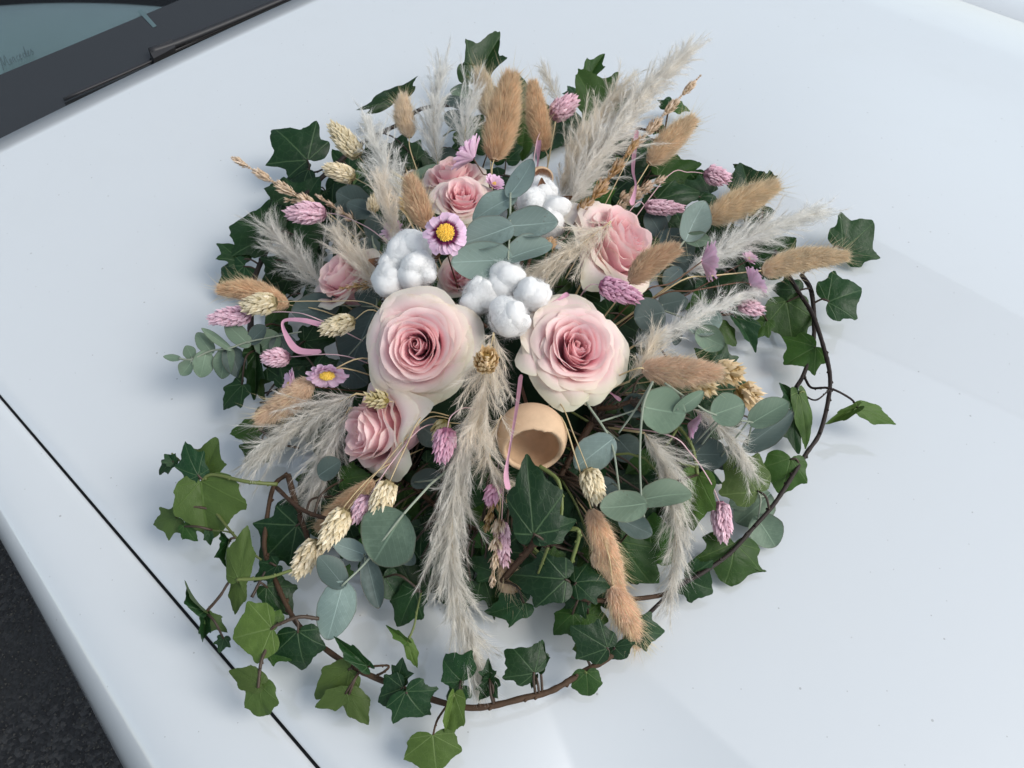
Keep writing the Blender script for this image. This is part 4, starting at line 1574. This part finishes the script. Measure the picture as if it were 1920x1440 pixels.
# ------------------------------------------------------------------ eucalyptus
eucalyptus("silvery eucalyptus tip with paired round leaves above the middle cotton boll", [
    (957, 365, 1002, 304, 52, 17.5), (961, 369, 884, 409, 58, 17.2), (956, 424, 1047, 417, 62, 16.5), (955, 426, 869, 458, 66, 16.6), (954, 484, 1036, 455, 58, 15.4), (953, 487, 846, 492, 76, 15.2)],
    [[(957, 362, 17.6), (956, 424, 16.6), (953, 487, 15.3), (955, 540, 12)]], 'euc_s')
eucalyptus("eucalyptus sprig at the upper right whose upright leaf overlaps a bunny tail", [
    (1287, 446, 1318, 378, 60, 8.5, 'euc_s'), (1287, 446, 1333, 453, 30, 8.4, 'euc_g'), (1240, 440, 1214, 396, 44, 7), (1290, 482, 1240, 432, 66, 6.4), (1275, 505, 1244, 532, 36, 8, 'euc_s'), (1262, 480, 1300, 510, 60, 5.6), (1225, 380, 1250, 420, 50, 5)],
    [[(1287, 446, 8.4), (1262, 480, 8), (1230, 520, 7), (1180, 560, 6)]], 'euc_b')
eucalyptus("dusky round-leaved eucalyptus beside the thin white plume at the right", [
    (1242, 586, 1188, 598, 72, 7.5), (1240, 572, 1290, 560, 56, 7), (1290, 600, 1354, 598, 64, 7, 'euc_s'), (1308, 625, 1356, 650, 50, 6.4, 'euc_g'), (1270, 616, 1266, 648, 22, 6), (1200, 620, 1240, 650, 60, 5)],
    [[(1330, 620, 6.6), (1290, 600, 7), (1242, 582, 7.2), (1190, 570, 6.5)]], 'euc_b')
eucalyptus("grey-green eucalyptus fan under the broad beige bunny tail at the lower right", [
    (1209, 764, 1284, 778, 92, 11), (1268, 770, 1322, 734, 30, 11), (1339, 777, 1397, 757, 66, 10), (1411, 792, 1479, 752, 54, 9), (1400, 836, 1488, 772, 50, 5, 'euc_b'), (1300, 852, 1366, 852, 64, 5, 'euc_b'), (1300, 836, 1324, 790, 40, 6, 'euc_b'),
    (1205, 936, 1299, 920, 64, 9), (1206, 945, 1124, 955, 66, 9.2), (1340, 870, 1390, 850, 50, 4, 'euc_b')],
    [[(1224, 715, 12), (1206, 762, 11.4), (1200, 844, 10.4), (1202, 923, 9.4), (1208, 970, 8.6)], [(1246, 718, 12), (1300, 755, 11), (1339, 777, 10), (1411, 792, 9)], [(1224, 715, 12), (1190, 770, 10.5), (1160, 812, 9)]], 'euc_g')
eucalyptus("bluish eucalyptus leaf right of the wooden cup on a thin angled stem", [
    (1145, 826, 1078, 878, 68, 9.5, 'euc_s'), (1208, 764, 1165, 756, 48, 8), (1160, 825, 1195, 862, 56, 6), (1165, 975, 1222, 1003, 46, 6), (1120, 720, 1100, 760, 50, 8), (1150, 905, 1120, 930, 50, 6.5)],
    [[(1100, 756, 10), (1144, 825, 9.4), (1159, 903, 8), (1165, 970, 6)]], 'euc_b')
eucalyptus("eucalyptus sprig at the lower left ending in a wide pale round leaf", [
    (752, 970, 700, 1054, 132, 8, 'euc_g'), (685, 1040, 625, 1018, 40, 5, 'euc_s'), (642, 1096, 598, 1042, 52, 4.5), (688, 1050, 710, 1140, 42, 5), (642, 1098, 614, 1199, 74, 4.4, 'euc_s'), (752, 1030, 778, 1058, 32, 4), (775, 905, 828, 888, 46, 6)],
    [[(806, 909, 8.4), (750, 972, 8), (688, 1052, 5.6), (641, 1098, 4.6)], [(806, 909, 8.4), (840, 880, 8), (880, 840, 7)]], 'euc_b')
eucalyptus("slender eucalyptus tip with small round leaves pointing out to the far left", [
    (337, 672, 307, 669, 14, 4, 'euc_g'), (358, 680, 341, 704, 30, 4), (360, 671, 350, 648, 26, 4), (386, 662, 375, 708, 40, 4.4), (396, 660, 368, 622, 30, 4.4), (428, 655, 411, 710, 44, 4.6), (432, 655, 450, 708, 44, 4.4, 'euc_b'),
    (430, 653, 378, 616, 17, 5), (465, 645, 421, 604, 36, 5), (520, 630, 482, 660, 56, 4.8), (522, 630, 541, 672, 52, 4.8, 'euc_b'), (470, 640, 500, 612, 34, 5, 'euc_b')],
    [[(335, 672, 4), (358, 674, 4.2), (395, 658, 4.6), (430, 653, 5), (470, 640, 5.2), (565, 622, 6)]], 'euc_g')
eucalyptus("dusky eucalyptus cluster at the upper left behind the seed heads", [
    (692, 392, 628, 360, 60, 7), (698, 398, 650, 380, 46, 7.4), (655, 420, 626, 412, 34, 6), (700, 446, 706, 401, 42, 7.5), (708, 470, 676, 455, 40, 7), (640, 380, 660, 430, 50, 5)],
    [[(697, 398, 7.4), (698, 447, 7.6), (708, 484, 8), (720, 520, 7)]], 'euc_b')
eucalyptus("eucalyptus leaves along the top behind the first rose and tan tails", [
    (770, 342, 852, 318, 58, 8, 'euc_g'), (886, 185, 844, 166, 32, 5, 'euc_g'), (886, 200, 828, 185, 28, 5), (868, 236, 836, 208, 40, 5.4), (856, 300, 824, 288, 34, 6), (930, 190, 905, 165, 40, 4.4)],
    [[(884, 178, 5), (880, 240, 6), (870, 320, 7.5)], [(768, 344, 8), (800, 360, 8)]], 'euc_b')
eucalyptus("broad dusky eucalyptus leaves tucked behind the left big rose", [
    (702, 582, 652, 692, 92, 8), (630, 572, 549, 586, 56, 7), (708, 560, 664, 548, 44, 9), (600, 890, 638, 864, 46, 6), (640, 680, 690, 720, 60, 7), (790, 800, 830, 830, 60, 7)],
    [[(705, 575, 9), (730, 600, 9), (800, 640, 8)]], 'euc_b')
eucalyptus("two eucalyptus leaves resting on the bonnet outside the hoop at the lower right", [
    (1440, 930, 1384, 984, 78, 1.6), (1420, 972, 1456, 1026, 66, 1.4, 'euc_g'), (1395, 930, 1370, 950, 40, 1.8)],
    [[(1400, 905, 2.6), (1425, 930, 2), (1422, 972, 1.6)]], 'euc_g')

# ------------------------------------------------------------------ roses
rose(784, 650, 136, 12.0, (-.10, .02, 1.0), "wide open pink rose facing the viewer on the left of the pair", 40, 1.0, .74, .85, 1.1)
rose(1080, 656, 128, 12.0, (.16, .26, .95), "open blush rose with greenish outer rims on the right of the pair", 40, 1.05, .74, 1.15, 2.6)
rose(718, 810, 118, 7.2, (-.80, .02, .60), "half-closed rose below the left big rose, facing sideways", 30, .8, 1.25, 1.6, .4)
rose(1150, 466, 120, 11.2, (.55, .42, .66), "rose at the upper right with a smooth outer petal below", 32, .75, 1.15, 1.6, 3.5)
rose(652, 530, 86, 8.0, (-.50, .45, .55), "rose half hidden under beige fluff on the left", 20, .5, 1.3, 1.0, 5.2)
rose(866, 376, 74, 12.2, (.05, .45, .85), "small blush rose just behind the yellow-eyed daisy", 26, .9, 1.0, 1.2, 2.0)
rose(850, 340, 84, 9.0, (-.1, .70, .6), "furthest rose, only its upper petals showing below the tan tails", 20, .8, 1.1, 1.2, .9)
rose(866, 520, 56, 9.5, (-.2, .2, .8), "rose bud wedged between the two cotton bolls, mostly covered", 16, .3, 1.4, .8, 2.2)

# ------------------------------------------------------------------ cotton
cotton([(768, 468, 50, 1.2), (732, 524, 42, .2), (786, 506, 44, .9), (742, 492, 38, .6)], 12.8, "cotton boll left of the yellow-eyed daisy", (762, 505))
cotton([(951, 523, 44, .9), (899, 556, 45, .2), (999, 553, 43, .6), (950, 596, 47, .6)], 13.2, "four-lobed cotton boll in the middle between the two big roses", (955, 562))
cotton([(1000, 382, 40, .6), (1042, 396, 38, .4), (1018, 366, 36, 0), (1026, 420, 38, .2)], 12.4, "cotton boll half hidden behind the silvery eucalyptus", (1020, 392))

# ------------------------------------------------------------------ wooden cups
bell_cup(997, 820, 66, 9.0, (.05, -.66, .75), "hollow wooden cup open towards the viewer below the roses", 58)
bell_cup(1014, 336, 24, 11, (.2, -.2, .9), "sliver of a wooden cup behind the silvery eucalyptus", 60)

# ------------------------------------------------------------------ daisies
daisy(836, 437, 40, 17.2, (-.05, .05, 1), "front-facing lilac daisy with yellow eye and dark ring", 1.0, 1.0, [(840, 480, 13)])
daisy(886, 296, 42, 13.5, (-.75, .62, -.05), "side-on lilac daisy in front of the largest tan tail", .56, .1, [(905, 325, 12.5), (918, 348, 11.5)], 3, npet=16)
daisy(925, 348, 22, 12.4, (.3, .4, .6), "small lilac daisy low behind the silvery eucalyptus tip", .5, .1)
daisy(613, 700, 36, 9.5, (.15, -.80, .50), "lilac daisy with dull eye at the left below the pink bud head", .75, .3, [(690, 672, 10)], 3, 'straw')
daisy(552, 722, 32, 7.5, (-.6, .2, .3), "whitish daisy peeking out above the peach bunny tail", .55, .0, None, 2)
daisy(1318, 490, 40, 10, (.95, .05, -.05), "side-on pale daisy on a thread-thin brown stem at the right", .58, .0, [(1260, 530, 9.5), (1205, 548, 9)], 2)
daisy(1408, 532, 32, 8, (.75, .5, -.05), "pale lilac daisy under the far right bunny tail", .56, .0, [(1385, 530, 8), (1300, 545, 8.5), (1235, 555, 8)], 2)
daisy(1292, 796, 32, 7.5, (.6, -.3, .2), "lilac daisy half covered by round eucalyptus leaves", .55, .1, None, 2)
daisy(1402, 488, 18, 5.5, (.2, .5, .6), "tiny scrap of daisy petals beside the dark ivy leaf", .5, 0)
daisy(738, 436, 24, 11, (-.3, .3, .8), "pink daisy buried in fluff above the left cotton boll", .6, .2)

# ------------------------------------------------------------------ bunny tails
bunny_tail(768, 258, 757, 184, 40, 7.5, 'tail_pale', "small pale bunny tail standing alone at the upper left", [(775, 300, 7.5)])
bunny_tail(914, 216, 900, 136, 42, 7, 'tail_pale', "whitish bunny tail left of the largest tan one")
bunny_tail(926, 300, 958, 148, 68, 12, 'tail_brown', "largest tan-brown bunny tail, upright at the top", [(922, 340, 11.5)])
bunny_tail(1022, 282, 1000, 160, 46, 9, 'tail_brown', "slimmer brown bunny tail behind the top pink head", [(1026, 318, 8.5)])
bunny_tail(1216, 306, 1296, 228, 50, 7, 'tail_tan', "bunny tail leaning outward below the pale spike tip", awn=1.6)
bunny_tail(1326, 412, 1450, 350, 58, 6.5, 'tail_tan', "long straw-coloured bunny tail below the round pink head", awn=1.6)
bunny_tail(1428, 508, 1582, 482, 50, 7.5, 'tail_tan', "bunny tail pointing furthest out to the right", [(1385, 512, 8), (1330, 518, 8.5), (1270, 530, 9)])
bunny_tail(1180, 528, 1266, 470, 52, 14, 'tail_brown', "brown bunny tail lying on the upper right rose", awn=.6)
bunny_tail(1204, 692, 1342, 698, 60, 12, 'tail_peach', "broad beige bunny tail right of the blush rose", [(1184, 694, 12)])
bunny_tail(1108, 955, 1160, 1102, 50, 6.5, 'tail_peach', "long drooping bunny tail below the lone cream head", [(1080, 860, 9), (1050, 780, 10)], awn=1.6)
bunny_tail(1146, 1098, 1196, 1204, 54, 3.6, 'tail_peach', "lowest bunny tail, its tip touching the hoop stem", [(1130, 1010, 6)], awn=2.0)
bunny_tail(1108, 1040, 1150, 1062, 44, 4.8, 'tail_peach', "stubby bunny tail mostly behind the long drooping one", None, awn=.5)
bunny_tail(586, 714, 489, 783, 54, 8.5, 'tail_peach', "peach bunny tail in front of the whitish daisy at the left", [(640, 690, 9.5)], awn=.5)
bunny_tail(541, 572, 416, 545, 46, 6, 'tail_brown', "bunny tail behind the outer cream head at the far left", [(620, 588, 7)])
bunny_tail(802, 428, 770, 338, 50, 14, 'tail_brown', "brown bunny tail above the left cotton boll")
bunny_tail(946, 1048, 972, 1132, 46, 3.4, 'tail_tan', "tan bunny tail hanging behind the golden spike", None, awn=.6)
bunny_tail(702, 902, 598, 988, 34, 5.6, 'tail_brown', "thin brown bunny tail behind the cream heads at the lower left", None, awn=1.2)

# ------------------------------------------------------------------ canary grass, cream and pink
canary(673, 293, 616, 229, 48, 8, 'phal_c', "cream seed head highest at the upper left", [(720, 350, 9.5), (765, 410, 11)])
canary(665, 333, 604, 312, 42, 7.6, 'phal_c', "cream seed head just below the highest one at the upper left", [(720, 365, 9.5), (780, 415, 11)])
canary(519, 565, 449, 576, 50, 8.4, 'phal_c', "outermost cream seed head at the left, beside a pink one", [(610, 565, 9.5), (705, 574, 10.5)])
canary(665, 600, 597, 622, 44, 10, 'phal_c', "cream seed head at the left touching the pink raffia loop", [(708, 584, 11)])
canary(909, 690, 917, 660, 52, 15.2, 'phal_w', "tan seed head pointing straight at the viewer between the big roses", None, .022)
canary(731, 902, 702, 976, 54, 8.6, 'phal_c', "cream seed head at the lower left touching the pink one", [(760, 840, 9.6), (798, 775, 10)])
canary(650, 956, 600, 1032, 54, 7, 'phal_c', "middle of three cream seed heads at the lower left", [(720, 870, 8.6), (800, 785, 9.6)])
canary(596, 1014, 551, 1084, 50, 5, 'phal_c', "lowest cream seed head at the lower left", [(700, 890, 8)])
canary(1102, 878, 1122, 946, 52, 9, 'phal_c', "lone cream seed head right of the big ivy leaf", [(1078, 820, 10), (1048, 755, 10)])
canary(1338, 692, 1400, 706, 38, 8.5, 'phal_w', "wheat-coloured seed head at the tip of the broad beige bunny tail", None, 0, 'straw', .5, bract=1.5)
canary(1384, 726, 1426, 764, 40, 7.4, 'phal_w', "wheat-coloured seed head behind the outer eucalyptus leaf at the right", None, 0, 'straw', .5, bract=1.5)
canary(1298, 716, 1346, 736, 28, 9.5, 'phal_w', "wheat-coloured seed head tucked under the broad beige bunny tail", None, 0, 'straw', .5, bract=1.5)
canary(729, 752, 680, 745, 26, 10.8, 'phal_o', "small greenish seed head on the half-closed rose", None, 0, 'straw', .5, bract=1.2)
canary(838, 788, 814, 826, 34, 9.6, 'phal_o', "dull olive seed head behind the mauve one below the roses")
canary(770, 402, 757, 363, 26, 11, 'phal_w', "little straw seed head behind the brown bunny tail", None, 0, 'straw', .4)
canary(700, 398, 700, 364, 26, 7.8, 'phal_c', "little pale seed head among dusky eucalyptus at the upper left")
canary(1024, 462, 1040, 448, 22, 15.5, 'spike_b', "tiny brown bud right of the silvery eucalyptus", [(1036, 470, 14)])

canary(611, 398, 532, 401, 50, 8, 'phal_p', "pink seed head below the pale spike at the upper left", [(650, 408, 9), (725, 455, 11)], 0, 'pinkstem')
canary(472, 588, 386, 600, 42, 6.8, 'phal_p', "outermost pink seed head at the left", [(540, 585, 8), (600, 600, 9)], 0, 'pinkstem')
canary(544, 669, 487, 672, 40, 6.8, 'phal_p', "short pink seed head above the lilac daisy at the left", [(645, 667, 8.6)], 0, 'pinkstem')
canary(1034, 220, 1084, 180, 50, 10.5, 'phal_p', "pink seed head at the top on a curved stem", [(1012, 250, 10.5), (1001, 300, 10.5)], 0, 'pinkstem')
canary(1320, 325, 1372, 336, 42, 6, 'phal_p', "round pink seed head at the right on an arching stem", [(1290, 323, 6.4), (1246, 336, 6.6)], 0, 'pinkstem')
canary(1209, 387, 1286, 391, 32, 9, 'phal_p', "slim pink seed head beside the upper right rose", [(1185, 390, 9.5)], 0, 'pinkstem')
canary(1124, 532, 1206, 562, 48, 14, 'phal_v', "mauve seed head across the lower petal of the upper right rose", [(1095, 545, 13)], 0, 'pinkstem')
canary(1384, 570, 1434, 584, 34, 6.4, 'phal_p', "pink seed head with plume strands across it at the right", None, 0, 'pinkstem')
canary(839, 802, 827, 872, 50, 11.4, 'phal_v', "mauve seed head hanging from an arched stem below the roses", [(846, 780, 12), (876, 764, 12)], 0, 'pinkstem')
canary(692, 930, 661, 982, 38, 7.4, 'phal_p', "pink seed head squeezed between two cream ones", [(740, 860, 9), (795, 800, 9.6)], 0, 'pinkstem')
canary(1350, 940, 1357, 1020, 44, 4.6, 'phal_p', "pink seed head hanging over the hoop at the lower right", [(1330, 900, 6.5), (1295, 850, 8), (1250, 815, 9)], 0, 'pinkstem')
canary(940, 976, 946, 1064, 32, 6, 'phal_p', "slim pink seed head hanging against the golden spike", None, 0, 'pinkstem')
canary(930, 908, 914, 950, 32, 8, 'phal_v', "mauve stub of a seed head above the golden spike", None, 0, 'pinkstem')

# ------------------------------------------------------------------ grass spikes
grass_spike(588, 386, 433, 294, 34, 6.4, 'spike_p', "pale tan spike reaching out at the upper left", [(640, 420, 7.6)])
grass_spike(592, 382, 534, 374, 22, 6.2, 'spike_p', "short tan side spike above the upper left pink head")
grass_spike(662, 412, 592, 365, 20, 7.4, 'spike_p', "thin tan spike right of the upper left pink head")
grass_spike(1088, 402, 1200, 258, 42, 13.2, 'spike_b', "thick brown spike leaning over the big plume", [(1060, 445, 13.6), (1036, 470, 13)])
grass_spike(1190, 274, 1315, 140, 32, 8, 'spike_p', "pale spike tip rising highest at the upper right")
grass_spike(1162, 374, 1250, 332, 32, 7.6, 'spike_p', "loose tan spike behind the arching pink stem")
grass_spike(1160, 390, 1222, 352, 26, 8, 'spike_p', "loose tan spike above the slim pink head")
grass_spike(932, 918, 910, 998, 32, 7.4, 'spike_b', "golden-brown spike beside the big ivy leaf")
grass_spike(936, 972, 922, 1100, 34, 6.6, 'spike_p', "long golden spike hanging below the mauve stub")
grass_spike(698, 534, 638, 541, 22, 11, 'spike_b', "short brown spike left of the cotton boll")

# ------------------------------------------------------------------ pampas plumes
pampas([(822, 312, 7), (812, 230, 9.5), (824, 138, 12)], 80, 'pam_w', "slim white plume upright at the top left of the tan tails", 1.0)
pampas([(876, 292, 8), (872, 240, 9.5), (888, 190, 11)], 80, 'pam_w', "short white plume between the slim one and the largest tan tail", .9)
pampas([(1058, 395, 11), (1120, 290, 12.5), (1200, 185, 14), (1290, 96, 15.5)], 104, 'pam_g', "biggest feathery plume sweeping to the upper right", 1.7)
pampas([(1050, 370, 10.5), (1090, 270, 12), (1165, 165, 13.5)], 95, 'pam_b', "plume inside the sweep of the biggest one, nearer the top", 1.2)
pampas([(762, 400, 9.5), (725, 320, 9.5), (690, 228, 10)], 90, 'pam_w', "white plume behind the upper cream seed heads", 1.1)
pampas([(745, 470, 11.5), (730, 400, 12), (715, 330, 12)], 80, 'pam_b', "beige plume around the brown bunny tail", .9)
pampas([(628, 560, 6.5), (560, 490, 6.2), (503, 425, 6)], 95, 'pam_g', "grey plume over dark ivy at the left", 1.0)
pampas([(712, 545, 11), (675, 490, 11), (632, 435, 10)], 90, 'pam_b', "beige plume covering the half hidden left rose", 1.0)
pampas([(668, 738, 9), (580, 785, 7), (478, 858, 4.5)], 105, 'pam_g', "grey plume below the peach bunny tail", 1.2)
pampas([(655, 765, 8.4), (615, 840, 6), (578, 938, 3.6)], 90, 'pam_g', "grey plume hanging down at the lower left beside the hoop", 1.1)
pampas([(892, 770, 11), (862, 880, 8.6), (846, 1000, 6.2), (852, 1110, 4.4), (880, 1200, 2.8), (898, 1272, 1.6)], 100, 'pam_g', "longest plume trailing down the front to the hoop", 1.3)
pampas([(925, 625, 14.2), (912, 700, 14), (895, 800, 12)], 120, 'pam_b', "beige fluff between the two big roses", .8, .6, 1.4, 1.2)
pampas([(940, 780, 10.5), (915, 850, 9.2), (950, 910, 8)], 60, 'pam_b', "small beige wisp beside the wooden cup", .7)
pampas([(1286, 512, 8), (1370, 462, 7.4), (1450, 425, 7), (1545, 396, 6.6)], 90, 'pam_w', "white plume reaching right, beneath the straw-coloured tail", 1.2)
pampas([(1145, 415, 14.5), (1080, 465, 14.4), (1005, 512, 13.4)], 90, 'pam_b', "beige plume in front of the upper right rose", 1.0)
pampas([(1186, 650, 9.5), (1290, 605, 9), (1370, 562, 8.2), (1440, 540, 7.6)], 62, 'pam_w', "thin white plume across the dusky eucalyptus at the right", .9)
pampas([(1208, 812, 8.6), (1245, 870, 7.4), (1268, 990, 5), (1255, 1132, 2)], 78, 'pam_g', "grey plume hanging down at the right to the hoop stem", 1.1)
pampas([(1296, 765, 8.6), (1350, 800, 7.6), (1408, 872, 5.8)], 72, 'pam_g', "grey plume under the eucalyptus fan at the right", .9)
pampas([(1180, 715, 10), (1205, 680, 10.6), (1225, 640, 11)], 60, 'pam_b', "beige wisp at the stalk end of the broad beige bunny tail", .7)
pampas([(1048, 192, 8), (1034, 160, 9), (1020, 128, 10)], 34, 'pam_g', "thin wisp left of the top pink head", .7)

# ------------------------------------------------------------------ raffia
ribbon([(604, 609, 9.4), (565, 600, 9.2), (532, 602, 8.8), (535, 625, 8.4), (558, 656, 8), (602, 660, 8)], 15, "looped pink raffia strip at the left")
ribbon([(977, 702, 14), (968, 770, 13), (955, 845, 12), (949, 888, 11.4), (953, 918, 11)], 11, "pink raffia strip hanging in front of the wooden cup")
ribbon([(1010, 262, 10.2), (1009, 300, 10.6), (1003, 345, 10.8)], 11, "upright pink raffia strip beside the top pink stem")
ribbon([(1194, 243, 12), (1187, 315, 12), (1192, 348, 12), (1184, 384, 11.6)], 9, "pink raffia strip dangling above the upper right rose")
ribbon([(1034, 572, 13.2), (1050, 560, 13.6), (1066, 550, 13.8)], 11, "short pink raffia end beside the middle cotton boll")
ribbon([(1133, 727, 9), (1148, 739, 9), (1164, 751, 8.8)], 8, "pink raffia scrap under the blush rose")
